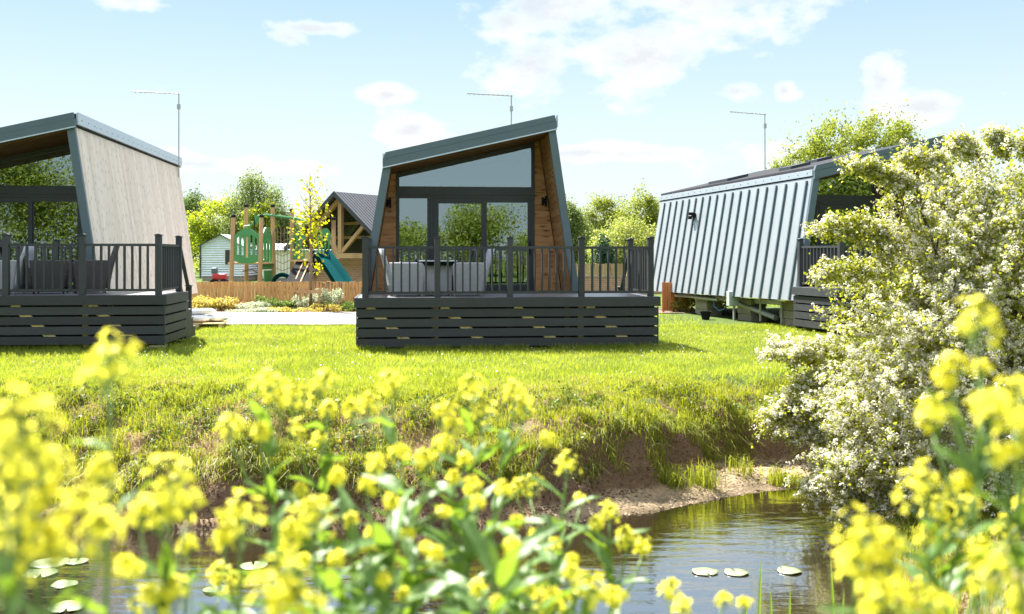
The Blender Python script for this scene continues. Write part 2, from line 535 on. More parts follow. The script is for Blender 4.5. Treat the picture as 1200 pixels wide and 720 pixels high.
def make_water():
    xs = np.concatenate([np.arange(-40, 40, .25)])
    vs = []; fs = []
    for i, x in enumerate(xs):
        a = float(nearline(np.array([x]))[0]) - .5; b = float(farline(np.array([x]))[0]) + .45
        vs += [(x, a, ZW), (x, b, ZW)]
        if i: fs.append((2 * i - 2, 2 * i, 2 * i + 1, 2 * i - 1))
    me = bpy.data.meshes.new('water'); me.from_pydata(vs, [], fs); me.update()
    t = NT('stream_water')
    co = t.coords()
    w1 = t.noise(5.0, t.mapping(co, (.45, 1.3, 1)), 3, .5); w2 = t.noise(22, t.mapping(co, (.5, 1.5, 1)), 2)
    h = t.math('ADD', t.math('MULTIPLY', w1, 1.0), t.math('MULTIPLY', w2, .16))
    bm = t.N('ShaderNodeBump'); bm.inputs['Distance'].default_value = .0065; bm.inputs['Strength'].default_value = 1
    t.l.new(h, bm.inputs['Height'])
    fr = t.N('ShaderNodeFresnel'); fr.inputs[0].default_value = 1.33; t.l.new(bm.outputs[0], fr.inputs['Normal'])
    gl = t.N('ShaderNodeBsdfGlossy'); gl.inputs['Roughness'].default_value = .02; t.l.new(bm.outputs[0], gl.inputs['Normal'])
    tr = t.N('ShaderNodeBsdfTransparent'); tr.inputs[0].default_value = (.36, .29, .13, 1)
    df = t.N('ShaderNodeBsdfDiffuse'); df.inputs[0].default_value = (.045, .036, .014, 1)
    m1 = t.N('ShaderNodeMixShader'); m1.inputs[0].default_value = .55
    t.l.new(tr.outputs[0], m1.inputs[1]); t.l.new(df.outputs[0], m1.inputs[2])
    mx = t.N('ShaderNodeMixShader'); t.l.new(t.math('MINIMUM', t.math('ADD', t.math('MULTIPLY', fr.outputs[0], 3.3), .03), 1.0), mx.inputs[0])
    t.l.new(m1.outputs[0], mx.inputs[1]); t.l.new(gl.outputs[0], mx.inputs[2])
    return tag(link_mesh('water', me, t.finish(mx.outputs[0])), kind='structure')


make_water()


def sheet(name, x0, x1, y0, y1, dz, mat, step=.5, rag=0.12):
    xs = np.arange(x0, x1 + 1e-6, step); vs = []; fs = []
    ys = np.linspace(y0, y1, 9)
    n = len(ys)
    for i, x in enumerate(xs):
        for k, y in enumerate(ys):
            yy = y + (rag * (fbm(np.array([x * 1.3]), np.array([y]), 77)[0] - .5) * 2 if k in (0, n - 1) else 0)
            vs.append((x, yy, float(height(np.array([x]), np.array([yy]))[()][0]) + dz))
        if i:
            for k in range(n - 1):
                fs.append(((i - 1) * n + k, i * n + k, i * n + k + 1, (i - 1) * n + k + 1))
    me = bpy.data.meshes.new(name); me.from_pydata(vs, [], fs); me.update()
    return tag(link_mesh(name, me, mat), kind='structure')


def _gravel():
    t = NT('pale_gravel'); co = t.coords()
    vo = t.N('ShaderNodeTexVoronoi'); vo.inputs['Scale'].default_value = 28; t.l.new(co, vo.inputs['Vector'])
    n = t.noise(1.5, co, 4)
    c = t.mix(vo.outputs['Color'], (.30, .28, .26), (.56, .54, .52))
    c = t.mix(t.math('MULTIPLY', n, .3), c, (.34, .30, .25))
    return t.finish(t.bsdf(c, .9, bump=vo.outputs['Distance'], bump_d=-.03))


def _bed():
    t = NT('dark_bed_soil'); co = t.coords(); n = t.noise(6, co, 5)
    return t.finish(t.bsdf(t.mix(n, (.07, .05, .03), (.2, .14, .09)), .95, bump=n, bump_d=.05))


sheet('gravel_path', -30, 1.0, 27.2, 32.9, .03, _gravel())
sheet('flower_bed', -30, 8.0, 32.7, 35.7, .02, _bed())


# ------------------------------------------------------------------ grass (stuff)
def blades(name, X, D, h, w, mat, lean=.5, seg=1, droop=None, rng=RNG, zoff=-.01):
    N = len(X)
    Z = height(X, D) + zoff
    B = np.stack([X, D, Z], -1)
    ang = rng.uniform(0, 2 * math.pi, N)
    side = np.stack([np.cos(ang), np.sin(ang), np.zeros(N)], -1)
    la = rng.uniform(0, 2 * math.pi, N)
    ln = np.stack([np.cos(la), np.sin(la), np.zeros(N)], -1) * (np.abs(rng.normal(0, lean, N)))[:, None]
    if droop is not None: ln = ln + droop
    up = np.array([0, 0, 1.0])
    hh = h[:, None]; ww = w[:, None]
    if seg == 1:
        V = np.stack([B - side * ww / 2, B + side * ww / 2, B + (up + ln) * hh], 1)
        return tag(faces_mesh(name, V, 3, mat), kind='stuff')
    m1 = B + (up + ln * .35) * hh * .55
    tip = B + (up * .85 + ln * 1.2) * hh
    tip[:, 2] -= (np.linalg.norm(ln, axis=1) * h * .35)
    # one pentagon-like fan as two quads sharing shape: quad + (degenerate-free) kite
    V1 = np.stack([B - side * ww / 2, B + side * ww / 2, m1 + side * ww * .42, m1 - side * ww * .42], 1)
    V2 = np.stack([m1 - side * ww * .42, m1 + side * ww * .42, tip + side * ww * .06, tip - side * ww * .06], 1)
    return tag(faces_mesh(name, np.concatenate([V1, V2]), 4, mat), kind='stuff')


G_LAWN = m_leaf('lawn_blade', (.14, .20, .022), (.33, .385, .065), .54, .6, nscale=.75, nw=.62)
G_BANK = m_leaf('bank_blade', (.11, .155, .015), (.32, .345, .055), .5, .5, nscale=.8)
G_STRAW = m_leaf('straw_blade', (.24, .165, .07), (.48, .37, .19), .35, .7, nscale=.8)


def view_pts(n, d0, d1, margin=1.0, rng=RNG, power=1.0):
    u = rng.uniform(0, 1, n)
    D = d0 + (d1 - d0) * u ** power
    X = rng.uniform(-1, 1, n) * (.52 * D + margin)
    return X, D


X, D = view_pts(330000, 13.4, 27.4, 1.2, power=1.25)
t_ = D - farline(X)
keep = (height(X, D) > -.12) & ~((X > -13) & (X < 3.05) & (D > 22.6) & (D < 32) & ((X < -8.8) | (X > -3.2)))
patch = fbm(X * .5, D * .5, 88)
keep &= RNG.uniform(0, 1, len(X)) < np.clip(.65 + patch, 0, 1)
X, D, patch = X[keep], D[keep], patch[keep]
hgt = RNG.uniform(.035, .085, len(X)) * (0.7 + .7 * patch) * np.where(D < 15, 1.25, 1)
blades('lawn_grass', X, D, hgt, RNG.uniform(.008, .015, len(X)), G_LAWN, .55)

# lawn beyond the path, right-hand side and past the cabins
X, D = view_pts(60000, 27.2, 44, 2, power=1.0)
keep = (X > 1.2) | (D > 37)
keep &= ~((X > 4) & (D > 27) & (X > 4.0 + (36 - D) * .2) & (D < 37))
X, D = X[keep], D[keep]
blades('far_lawn_grass', X, D, RNG.uniform(.05, .12, len(X)), RNG.uniform(.014, .025, len(X)), G_LAWN, .5)

# dry blades and thatch among the lawn
X, D = view_pts(42000, 13.4, 25, 1.2, power=1.3)
k = (height(X, D) > -.14) & (RNG.uniform(0, 1, len(X)) < np.clip((fbm(X * .9, D * .9, 17) - .42) * 4, .03, .8))
X, D = X[k], D[k]
blades('lawn_thatch', X, D, RNG.uniform(.03, .065, len(X)), RNG.uniform(.008, .014, len(X)), G_STRAW, .9)

# bank: shaggy grass and dead straw
X, D = view_pts(150000, 11.2, 15.6, 1.0)
tb, zl, wf, ws = bank_params(X)
t_ = D - farline(X)
on = (t_ > tb + wf * .55) & (t_ < tb + wf + ws + .9)
pb = fbm(X * 1.1, D * 1.1, 91); pc = fbm(X * 2.6, D * 2.6, 95)
green = on & (RNG.uniform(0, 1, len(X)) < np.clip((pb - .36) * 4 + .25, .06, 1)) & (pc > .3)
Xg, Dg = X[green], D[green]
tl = (t_ - tb - wf)[green]
lip = np.exp(-(tl / .25) ** 2)
crest = np.clip((tl - (ws[green] - .6)) / .8, 0, 1)
hg = RNG.uniform(.04, .17, len(Xg)) * (.45 + 1.3 * pc[green]) * (1 - .55 * crest) * (1 + .35 * lip)
dr = np.stack([np.zeros(len(Xg)), -.12 - .45 * lip * RNG.uniform(.2, 1.4, len(Xg)), -.3 * lip], -1)
blades('bank_grass', Xg, Dg, hg, RNG.uniform(.006, .013, len(Xg)), G_BANK, .5, 2, dr)
st = on & (RNG.uniform(0, 1, len(X)) < np.clip(.55 - (pb - .4) * 3, .06, .55) * np.where(t_ > tb + wf + ws * .95, .35, 1))
Xs, Ds = X[st], D[st]
dr = np.stack([np.zeros(len(Xs)), RNG.uniform(-.55, .25, len(Xs)), np.full(len(Xs), -.15)], -1)
blades('dead_grass', Xs, Ds, RNG.uniform(.04, .13, len(Xs)), RNG.uniform(.006, .011, len(Xs)), G_STRAW, .9, 2, dr)
# broad-leaved weeds
wd = on & (t_ < tb + wf + ws * .75) & (pc > .56) & (RNG.uniform(0, 1, len(X)) < .30)
Xw, Dw = X[wd], D[wd]
P = np.stack([Xw, Dw, height(Xw, Dw) + RNG.uniform(.02, .14, len(Xw))], -1)
W_LEAF = m_leaf('weed_leaf', (.045, .09, .012), (.14, .20, .03), .4, .5)
tag(faces_mesh('bank_weeds', leaf_quads(P, .055, np.array([0, -.3, 1.0]), .5), 4, W_LEAF), kind='stuff')

# dense tussocks of long grass along the lip, on the beach and at the right-hand mound
tx, ty, th, tn = [], [], [], []
tuss = [(at(x, y, d), n, h) for x, y, d, n, h in [(790, 500, 12.9, 150, .42), (825, 520, 13.0, 170, .5), (740, 470, 13.2, 90, .35), (770, 560, 12.9, 120, .34), (915, 545, 13.4, 260, .30), (935, 552, 13.4, 160, .24), (870, 505, 13.6, 90, .4),
        (650, 500, 12.4, 110, .32), (600, 540, 12.0, 130, .32), (190, 500, 12.6, 150, .42), (165, 480, 13.0, 120, .35), (130, 540, 12.2, 130, .3), (60, 520, 12.4, 110, .3), (290, 530, 12.1, 140, .32), (350, 520, 12.1, 120, .3), (440, 530, 12.0, 140, .3), (510, 530, 12.0, 140, .3), (20, 560, 12, 100, .3), (240, 470, 13.2, 90, .26), (700, 440, 14, 90, .2), (860, 450, 14.6, 90, .24)]]
for p, n, h in tuss:
    tx.append(RNG.normal(p.x, .10, n)); ty.append(RNG.normal(p.y, .09, n)); th.append(RNG.uniform(.4, 1, n) * h)
for k in range(150):
    xx = RNG.uniform(-7, 5.0); tb_, zl_, wf_, ws_ = bank_params(np.array([xx]))
    dd = float(farline(np.array([xx]))[0] + tb_[0] + wf_[0] * RNG.uniform(.35, 1.5) + RNG.uniform(0, .25))
    n_ = int(RNG.uniform(25, 90)); tx.append(RNG.normal(xx, .07, n_)); ty.append(RNG.normal(dd, .05, n_)); th.append(RNG.uniform(.35, 1, n_) * RNG.uniform(.12, .34))
n = 5200
mx_ = RNG.uniform(3.1, 6.5, n); my_ = nearline(mx_) - RNG.uniform(.0, 1.0, n) ** 1.3 * 2.2
tx.append(mx_); ty.append(my_); th.append(RNG.uniform(.08, .30, n))
tx = np.concatenate(tx); ty = np.concatenate(ty); th = np.concatenate(th)
blades('tussock_grass', tx, ty, th, RNG.uniform(.006, .012, len(tx)), G_BANK, .45, 2, np.stack([np.zeros(len(tx)), RNG.uniform(-.7, .1, len(tx)), np.zeros(len(tx))], -1))

# small pale stones and clods on the beach
n = 1700
X = RNG.uniform(.2, 5.0, n); tb, zl, wf, ws = bank_params(X)
D = farline(X) + RNG.uniform(0, 1, n) * (tb + wf * .4)
P = np.stack([X, D, height(X, D) + .004], -1)
V = leaf_quads(P, .035, np.array([0, 0, 1.0]), .8, .8)
tag(faces_mesh('beach_stones', V, 4, m_plain('beach_stone', (.26, .20, .135), .9, 0, .4, 9)), kind='stuff')

n = 5000
X = RNG.uniform(-7, 5.0, n); tb, zl, wf, ws = bank_params(X)
D = farline(X) + tb + wf * RNG.uniform(-.5, 1.1, n)
P = np.stack([X, D, height(X, D) + .006], -1)
tag(faces_mesh('soil_clods', leaf_quads(P, .034, np.array([0, -.6, .6]), .5, .9), 4, m_plain('crumbled_soil', (.13, .08, .045), .95, 0, .6, 14, spec=.1)), kind='stuff')
# fine roots hanging out of the cut bank
n = 1500
X = RNG.uniform(-6, 4.6, n); tb, zl, wf, ws = bank_params(X)
D = farline(X) + tb + wf * RNG.uniform(.45, 1.0, n) - .02
Z = height(X, D); L = RNG.uniform(.05, .22, n)
A = np.stack([X, D - .015, Z + .01], -1); Bq = A + np.stack([RNG.normal(0, .03, n), -np.abs(RNG.normal(.02, .02, n)), -L], -1); sx = np.array([.003, 0, 0])
tag(faces_mesh('bank_roots', np.stack([A - sx, A + sx, Bq + sx * .4, Bq - sx * .4], 1), 4, m_plain('dry_root', (.20, .14, .08), .9)), kind='stuff')
# longer grass the mower leaves along the deck edges
fx, fy = [], []
for cx, cy, L_ in ((-3.02, 19.9, 6.0), (-12.8, 19.58, 6.0)):
    u = RNG.uniform(-.05, L_, 3600); v = -np.abs(RNG.normal(0, .09, 3600)) + .03
    fx.append(cx + u * math.cos(R(6)) - v * math.sin(R(6))); fy.append(cy + u * math.sin(R(6)) + v * math.cos(R(6)))
fx = np.concatenate(fx); fy = np.concatenate(fy)
k = fbm(fx * 2.5, fy * 2.5, 19) > .40
blades('edge_grass', fx[k], fy[k], RNG.uniform(.05, .17, k.sum()) , RNG.uniform(.008, .013, k.sum()), G_LAWN, .45)

# daisies in the lawn
X, D = view_pts(1100, 14.5, 24, .5)
k = height(X, D) > -.06
X, D = X[k], D[k]
k = fbm(X * .7, D * .7, 13) > .5
X, D = X[k], D[k]
P = np.stack([X, D, height(X, D) + RNG.uniform(.05, .09, len(X))], -1)
tag(faces_mesh('lawn_daisies', leaf_quads(P, .021, np.array([0, -.2, 1.0]), .7, 1.0), 4, m_plain('daisy_white', (.8, .8, .78), .7)), kind='stuff')


# ------------------------------------------------------------------ sky, sun, camera
SUN_DIR = Vector((-.47, .60, 1.04)).normalized()      # towards the sun: behind the lodges, a little to the left
SUN_EL = math.asin(SUN_DIR.z)
SUN_AZ = math.atan2(SUN_DIR.x, SUN_DIR.y)             # from +Y towards +X


def make_world():
    w = bpy.data.worlds.new('World'); S.world = w; w.use_nodes = True
    t = NT.__new__(NT); t.t = w.node_tree; t.n = t.t.nodes; t.l = t.t.links; t.n.clear()
    out = t.n.new('ShaderNodeOutputWorld'); bg = t.n.new('ShaderNodeBackground')
    sky = t.n.new('ShaderNodeTexSky'); sky.sky_type = 'NISHITA'; sky.sun_disc = False
    sky.sun_elevation = SUN_EL; sky.sun_rotation = SUN_AZ
    sky.air_density = 1.0; sky.dust_density = .6; sky.ozone_density = 2.5; sky.altitude = 50
    d = t.coords('Generated')
    sp = t.N('ShaderNodeSeparateXYZ'); t.l.new(d, sp.inputs[0])
    az = t.math('ARCTAN2', sp.outputs[0], sp.outputs[1])
    el = t.math('ARCSINE', sp.outputs[2])
    # cumulus: patches of sky (azimuth, elevation, half widths, density)
    regs = [(.035, .242, .075, .045), (.13, .195, .085, .045), (.20, .255, .16, .045), (0.02, .185, .055, .04), (-.005, .225, .03, .02), (-.215, .205, .022, .012), (-.36, .232, .035, .013),
            (-.19, .215, .05, .008), (.215, .155, .035, .011), (.345, .160, .022, .028), (.39, .250, .05, .014), (.26, .155, .012, .01), (.38, .135, .06, .02), (-.10, .12, .04, .02), (-.12, .155, .03, .01), (.05, .10, .2, .012), (.3, .09, .12, .02), (-.3, .085, .1, .012)]
    cloudv = t.N('ShaderNodeCombineXYZ')
    t.l.new(t.math('MULTIPLY', az, 1.0), cloudv.inputs[0]); t.l.new(t.math('MULTIPLY', el, 1.7), cloudv.inputs[1])
    n = t.noise(13, cloudv.outputs[0], 7, .56)
    nb = t.noise(34, cloudv.outputs[0], 6, .6)
    nn = t.math('ADD', t.math('MULTIPLY', n, .75), t.math('MULTIPLY', nb, .25))
    mx = None
    for a0, e0, wa, we in regs:
        a = t.math('DIVIDE', t.math('SUBTRACT', az, a0), wa); e = t.math('DIVIDE', t.math('SUBTRACT', el, e0), we)
        r = t.math('SUBTRACT', 1.0, t.math('SQRT', t.math('ADD', t.math('MULTIPLY', a, a), t.math('MULTIPLY', e, e))))
        mx = r if mx is None else t.math('MAXIMUM', mx, r)
    mx = t.math('MAXIMUM', mx, -.6)
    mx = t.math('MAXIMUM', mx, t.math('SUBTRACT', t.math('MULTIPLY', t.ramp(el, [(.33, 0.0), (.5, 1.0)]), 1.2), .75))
    # unseen cloud high up, added to fill the shaded fronts with light
    dens = t.math('ADD', mx, t.math('MULTIPLY', t.math('SUBTRACT', nn, .5), 4.2))
    dens = t.ramp(t.math('MULTIPLY', dens, .5), [(.0, 0.0), (.20, .55), (.55, 1.0)])
    vo = t.math('ADD', t.math('MULTIPLY', nn, .8), .25)
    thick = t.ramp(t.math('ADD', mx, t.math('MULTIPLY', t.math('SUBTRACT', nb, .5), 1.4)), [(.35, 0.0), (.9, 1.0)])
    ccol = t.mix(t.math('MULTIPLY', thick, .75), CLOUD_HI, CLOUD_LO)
    ccol = t.mix(t.ramp(el, [(.3, 0.0), (.55, 1.0)]), ccol, (5.6, 5.5, 5.3))  # the added high cloud is brightened here as fill light
    hz = t.ramp(el, [(0.0, 1.0), (.28, 1.0), (.6, 0.0)])

    low = t.ramp(el, [(0.0, (2.3 / 3, 2.5 / 3, 2.6 / 3)), (.12, (2.0 / 3, 2.38 / 3, 2.54 / 3)), (.26, (1.25 / 3, 1.84 / 3, 2.26 / 3))])
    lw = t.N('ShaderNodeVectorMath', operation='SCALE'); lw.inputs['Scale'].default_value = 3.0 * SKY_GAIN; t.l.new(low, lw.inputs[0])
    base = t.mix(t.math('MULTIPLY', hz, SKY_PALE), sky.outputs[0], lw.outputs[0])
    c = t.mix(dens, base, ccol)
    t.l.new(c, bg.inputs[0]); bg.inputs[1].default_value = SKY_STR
    t.l.new(bg.outputs[0], out.inputs[0])


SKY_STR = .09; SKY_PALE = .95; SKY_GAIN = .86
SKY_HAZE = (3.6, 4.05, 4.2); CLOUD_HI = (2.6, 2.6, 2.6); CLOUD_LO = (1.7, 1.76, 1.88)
make_world()

sun = bpy.data.lights.new('sun', 'SUN'); sun.energy = 4.0; sun.angle = R(.53); sun.color = (1, .95, .87)
so = bpy.data.objects.new('sun', sun); COL.objects.link(so)
so.rotation_euler = (-SUN_DIR).to_track_quat('-Z', 'Y').to_euler(); so.location = (0, 30, 40)

cam = bpy.data.cameras.new('camera'); cam.lens = 36; cam.sensor_width = 36; cam.sensor_fit = 'HORIZONTAL'
cam.shift_y = -60 / 1200; cam.clip_start = .05; cam.clip_end = 3000
cam.dof.use_dof = True; cam.dof.focus_distance = 20.5; cam.dof.aperture_fstop = 2.8
co_ = bpy.data.objects.new('camera', cam); COL.objects.link(co_)
co_.location = (0, 0, CAMZ); co_.rotation_euler = (R(90), 0, 0)
S.camera = co_
S.view_settings.view_transform = 'Standard'; S.view_settings.look = 'None'
S.view_settings.gamma = 1; S.view_settings.use_curve_mapping = False
S.view_settings.exposure = 2.35
S.cycles.use_denoising = True
S.cycles.max_bounces = 8; S.cycles.transparent_max_bounces = 16
S.cycles.caustics_reflective = False; S.cycles.caustics_refractive = False
S.cycles.sample_clamp_indirect = 6
# ------------------------------------------------------------------ lodges
YAW = R(6.0)
O_MID = Vector((-3.08, 22.0, 0))
REC = 1.6          # the glazed front stands back under the roof
LEN = 10.3


def pu(px, py, v, O=O_MID, yaw=YAW):
    """pixel on the plane y_local = v of a lodge -> (u, z)"""
    a = (math.cos(yaw), math.sin(yaw)); b = (-a[1], a[0])
    ox, oy = O.x + v * b[0], O.y + v * b[1]
    k = (px - 600) / F_PX
    u = (oy * k - ox) / (a[0] - a[1] * k)
    D = oy + u * a[1]
    return u, CAMZ + (300 - py) / F_PX * D


BLz, DZ = .68, 1.03
def left_u(z): return .31 - (3.73 - z) * .1704
def right_u(z): return 4.05 + (4.6 - z) * .148
def roof_z(u): return 3.73 + (u - .31) * .2327       # underside of the roof
TH = .11


def quad_wall(mb, side, y0, y1, z0, inset=0.0, th=TH):
    f = left_u if side < 0 else right_u
    sgn = -1 if side < 0 else 1
    zt = roof_z(f(3.73) if side < 0 else f(4.6)) + .05
    o0, o1 = f(z0) - sgn * inset, f(zt) - sgn * inset
    i0, i1 = o0 - sgn * th, o1 - sgn * th
    poly = [(o0, z0), (i0, z0), (i1, zt), (o1, zt)]
    if side > 0: poly = [(i0, z0), (o0, z0), (o1, zt), (i1, zt)]
    mb.prism(poly, y0, y1)


def make_lodge(label, loc, rz, side_mats, front_mat, lining, aerial=True, kind=''):
    t = thing('lodge', label, 'holiday lodge', loc, rz, 'modern lodges in a row')
    for side, mat, nm in ((-1, side_mats[0], 'side_wall'), (1, side_mats[1], 'side_wall')):
        mb = MB(); quad_wall(mb, side, .03, LEN, BLz)
        w = mb.build(nm, M[mat], t)
        if mat == 'zinc':
            # standing seams running up the sloping side
            f = left_u if side < 0 else right_u; sg = -1 if side < 0 else 1
            k = 0; y = .30
            while y < LEN:
                s_ = MB()
                z0, z1 = BLz + .01, roof_z(f(3.73)) - .02
                a0, a1 = f(z0), f(z1)
                poly = [(a0 + sg * .043, z0), (a0 - sg * .004, z0), (a1 - sg * .004, z1), (a1 + sg * .043, z1)]
                s_.prism(poly, y, y + .05)
                s_.build('standing_seam', M['blue'], w)
                y += .53
    # front portal bands
    for side in (-1, 1):
        mb = MB(); quad_wall(mb, side, 0, .10, .72 if kind == 'r' else BLz + .02, -.015, .17); mb.build('portal_frame', M['blue'], t)
        mb = MB(); quad_wall(mb, side, .12, REC - .003, DZ, .113, .03); mb.build('reveal_lining', M[lining], t)
    # roof slab, fascia, trims
    uL, uR = .345, 4.075
    p = lambda u, dz: (u, roof_z(u) + dz)
    mb = MB(); mb.prism([p(uL, .03), p(uR, .03), p(uR - .02, .315), p(uL + .03, .315)], .06, LEN + .12); roof = mb.build('roof', M['roof'], t)
    if kind == 'r':
        for (u0, u1, y0, y1) in ((1.1, 1.7, 2.6, 3.3), (2.6, 3.1, 3.8, 4.5), (.8, 1.5, 6.0, 7.4)):
            mb = MB(); mb.prism([p(u0, .3), p(u1, .3), p(u1, .40), p(u0, .40)], y0, y1); mb.build('roof_window', M['anth'], roof)
    mb = MB(); mb.prism([p(.30, .0), p(4.08, .0), p(4.08, .19), p(.305, .19)], -.05, .05); fa = mb.build('fascia', M['blue'], t)
    mb = MB(); mb.prism([p(.30, .196), p(4.06, .196), p(4.035, .335), p(.36, .335)], -.03, .055); mb.build('capping', M['blue'], fa)
    mb = MB(); mb.prism([p(.30, .0), p(4.08, .0), p(4.08, .028), p(.30, .028)], -.062, -.0505); mb.build('drip_edge', M['trim' if kind == '' else 'blue'], fa)
    for side in (-1, 1):
        u0, u1 = (uL - .05, uL - .003) if side < 0 else (uR + .003, uR + .045)
        mb = MB(); tz0, tz1 = (.09, .245) if kind == 'r' else (.07, .325)
        mb.prism([p(u0, tz0), p(u1, tz0), p(u1, tz1), p(u0, tz1)], .062, LEN + .1)
        tr_ = mb.build('eaves_trim', M['trim'], t)
        rv = MB()
        uu = u0 - .003 if side < 0 else u1 + .003
        for i in range(22):
            y = .3 + i * .47
            rv.box(uu - .006, uu + .006, y, y + .02, roof_z(uu) + .16, roof_z(uu) + .18)
        rv.build('rivets', M['anth'], tr_)
    mb = MB(); mb.prism([p(left_u(3.7) + .13, -.03), p(right_u(4.6) - .13, -.03), p(right_u(4.6) - .13, .024), p(left_u(3.7) + .13, .024)], .11, LEN - .02); mb.build('soffit', M['soffit'], t)
    # floor, rear wall, partition
    mb = MB(); mb.box(left_u(BLz) + TH + .01, right_u(BLz) - TH - .01, .13, LEN - .05, BLz + .02, DZ - .06); mb.build('chassis_floor', M['black'], t)
    mb = MB(); mb.box(left_u(DZ) + TH + .01, right_u(DZ) - TH - .01, REC + .12, LEN - .06, DZ - .058, DZ + .02); mb.build('indoor_floor', M['inner_dark'], t)

    def section(y0, y1, mat, name, ins=TH + .012):
        z0 = DZ + .03
        mb = MB(); mb.prism([(left_u(z0) + ins, z0), (right_u(z0) - ins, z0), (right_u(4.55) - ins, roof_z(right_u(4.55) - ins) - .035), (left_u(3.72) + ins, roof_z(left_u(3.72) + ins) - .035)], y0, y1)
        return mb.build(name, mat, t)
    section(LEN - .14, LEN - .04, M['inner'], 'rear_wall')
    section(6.2, 6.3, M['inner'], 'room_divider')
    # glazed front at depth REC
    wL, _ = pu(464, 300, REC); wR, _ = pu(626.5, 300, REC)
    zg0 = pu(540, 219, REC)[1]; zd1 = pu(540, 229, REC)[1]
    gz = lambda u: roof_z(u) - .115
    ins = TH + .02
    z0 = DZ + .004
    # cladding left, right of the glazing
    cl = MB(); cl.prism([(left_u(z0) + ins + .03, z0), (wL, z0), (wL, roof_z(wL) - .033), (left_u(3.7) + ins + .03, roof_z(left_u(3.7) + ins + .03) - .033)], REC, REC + .1)
    cl.build('front_cladding', M[front_mat], t)
    cr = MB(); cr.prism([(wR, z0), (right_u(z0) - ins - .03, z0), (right_u(4.55) - ins - .03, roof_z(right_u(4.55) - ins - .03) - .033), (wR, roof_z(wR) - .033)], REC, REC + .1)
    cr.build('front_cladding', M[front_mat], t)
    # frame head under the soffit and gable window
    fw = .075
    gw = MB()
    gw.prism([(wL + .003, gz(wL) - .02), (wR - .003, gz(wR) - .02), (wR - .003, roof_z(wR) - .036), (wL + .003, roof_z(wL) - .036)], REC - .03, REC + .08)
    gw.prism([(wL + .003, zg0), (wL + fw, zg0), (wL + fw, gz(wL + fw) - .022), (wL + .003, gz(wL) - .022)], REC - .03, REC + .08)
    gw.prism([(wR - fw, zg0), (wR - .003, zg0), (wR - .003, gz(wR) - .022), (wR - fw, gz(wR - fw) - .022)], REC - .03, REC + .08)
    gw.box(wL + .003, wR - .003, REC - .04, REC + .08, zd1, zg0 - .002)
    gf = gw.build('gable_window', M['anth'], t)
    pn = MB(); pn.prism([(wL + fw + .002, zg0 + .002), (wR - fw - .002, zg0 + .002), (wR - fw - .002, gz(wR - fw) - .025), (wL + fw + .002, gz(wL + fw) - .025)], REC + .02, REC + .035)
    pn.build('pane', M['glass_gable'], gf)

    def framed(name, u0, u1, za, zb, y, fr, glass='glass', sill=None):
        f = MB(); d0, d1 = y, y + .07
        sill = sill or fr
        f.box(u0, u1, d0, d1, zb - fr, zb); f.box(u0, u1, d0, d1, za, za + sill)
        f.box(u0, u0 + fr, d0, d1, za + sill + .001, zb - fr - .001); f.box(u1 - fr, u1, d0, d1, za + sill + .001, zb - fr - .001)
        w = f.build(name, M['anth'], t)
        g = MB(); g.box(u0 + fr + .001, u1 - fr - .001, d0 + .028, d0 + .045, za + sill + .001, zb - fr - .001)
        g.build('pane', M[glass], w)
        return w
    u1 = pu(504.5, 300, REC)[0]
    framed('side_window', wL + .004, u1, z0 + .02, zd1 - .003, REC - .01, .075)
    ud0 = pu(507.5, 300, REC)[0]; um0 = pu(564, 300, REC)[0]; um1 = pu(570.5, 300, REC)[0]
    # outer door frame
    df = MB(); zt = zd1 - .003
    df.box(u1 + .003, ud0, REC - .025, REC + .09, z0, zt)
    df.box(ud0 + .001, wR - .004, REC - .025, REC + .09, zt - .06, zt)
    df.box(wR - .06, wR - .004, REC - .025, REC + .09, z0, zt - .061)
    df.box(ud0 + .001, wR - .061, REC - .02, REC + .09, z0, z0 + .05)
    df.build('door_frame', M['anth'], t)
    framed('sliding_door', ud0 + .004, um1, z0 + .053, zt - .063, REC + .002, .125)
    d2 = framed('sliding_door', um0, wR - .063, z0 + .053, zt - .063, REC - .078 + .055, .10)
    hd = MB(); hd.box(wR - .125, wR - .10, REC - .06, REC - .03, z0 + .85, z0 + 1.15); hd.build('handle', M['black'], d2)
    # up-and-down wall lights
    for (px, py) in ((455.5, 238), (645.5, 236)):
        u, z = pu(px, py, REC)
        u = min(u, 4.02)
        lm = MB(); lm.box(u - .058, u - .018, REC - .06, REC - .003, z - .10, z + .09); lm.box(u + .018, u + .058, REC - .06, REC - .003, z - .12, z + .12)
        lm.box(u - .019, u + .019, REC - .045, REC - .003, z - .06, z + .06)
        lm.build('wall_light', M['black'], t)
    if aerial:
        an = MB(); ua, ya = 4.12, LEN - .35; zt = 6.92
        an.tube([(ua, ya, 4.3), (ua, ya, zt)], .022, 6)
        ant = an.build('aerial', M['galv'], t)
        bo = MB()
        bo.tube([(ua + .04, ya, zt - .02), (ua - 1.4, ya - .1, zt + .02)], .018, 6)
        for i in range(9):
            x = ua - .12 - i * .15
            bo.tube([(x, ya - .13, zt), (x, ya + .13, zt)], .008, 5)
        bo.box(ua - .05, ua + .05, ya - .04, ya + .04, zt - .5, zt - .35)
        bo.build('boom', M['galv'], ant)
    return t


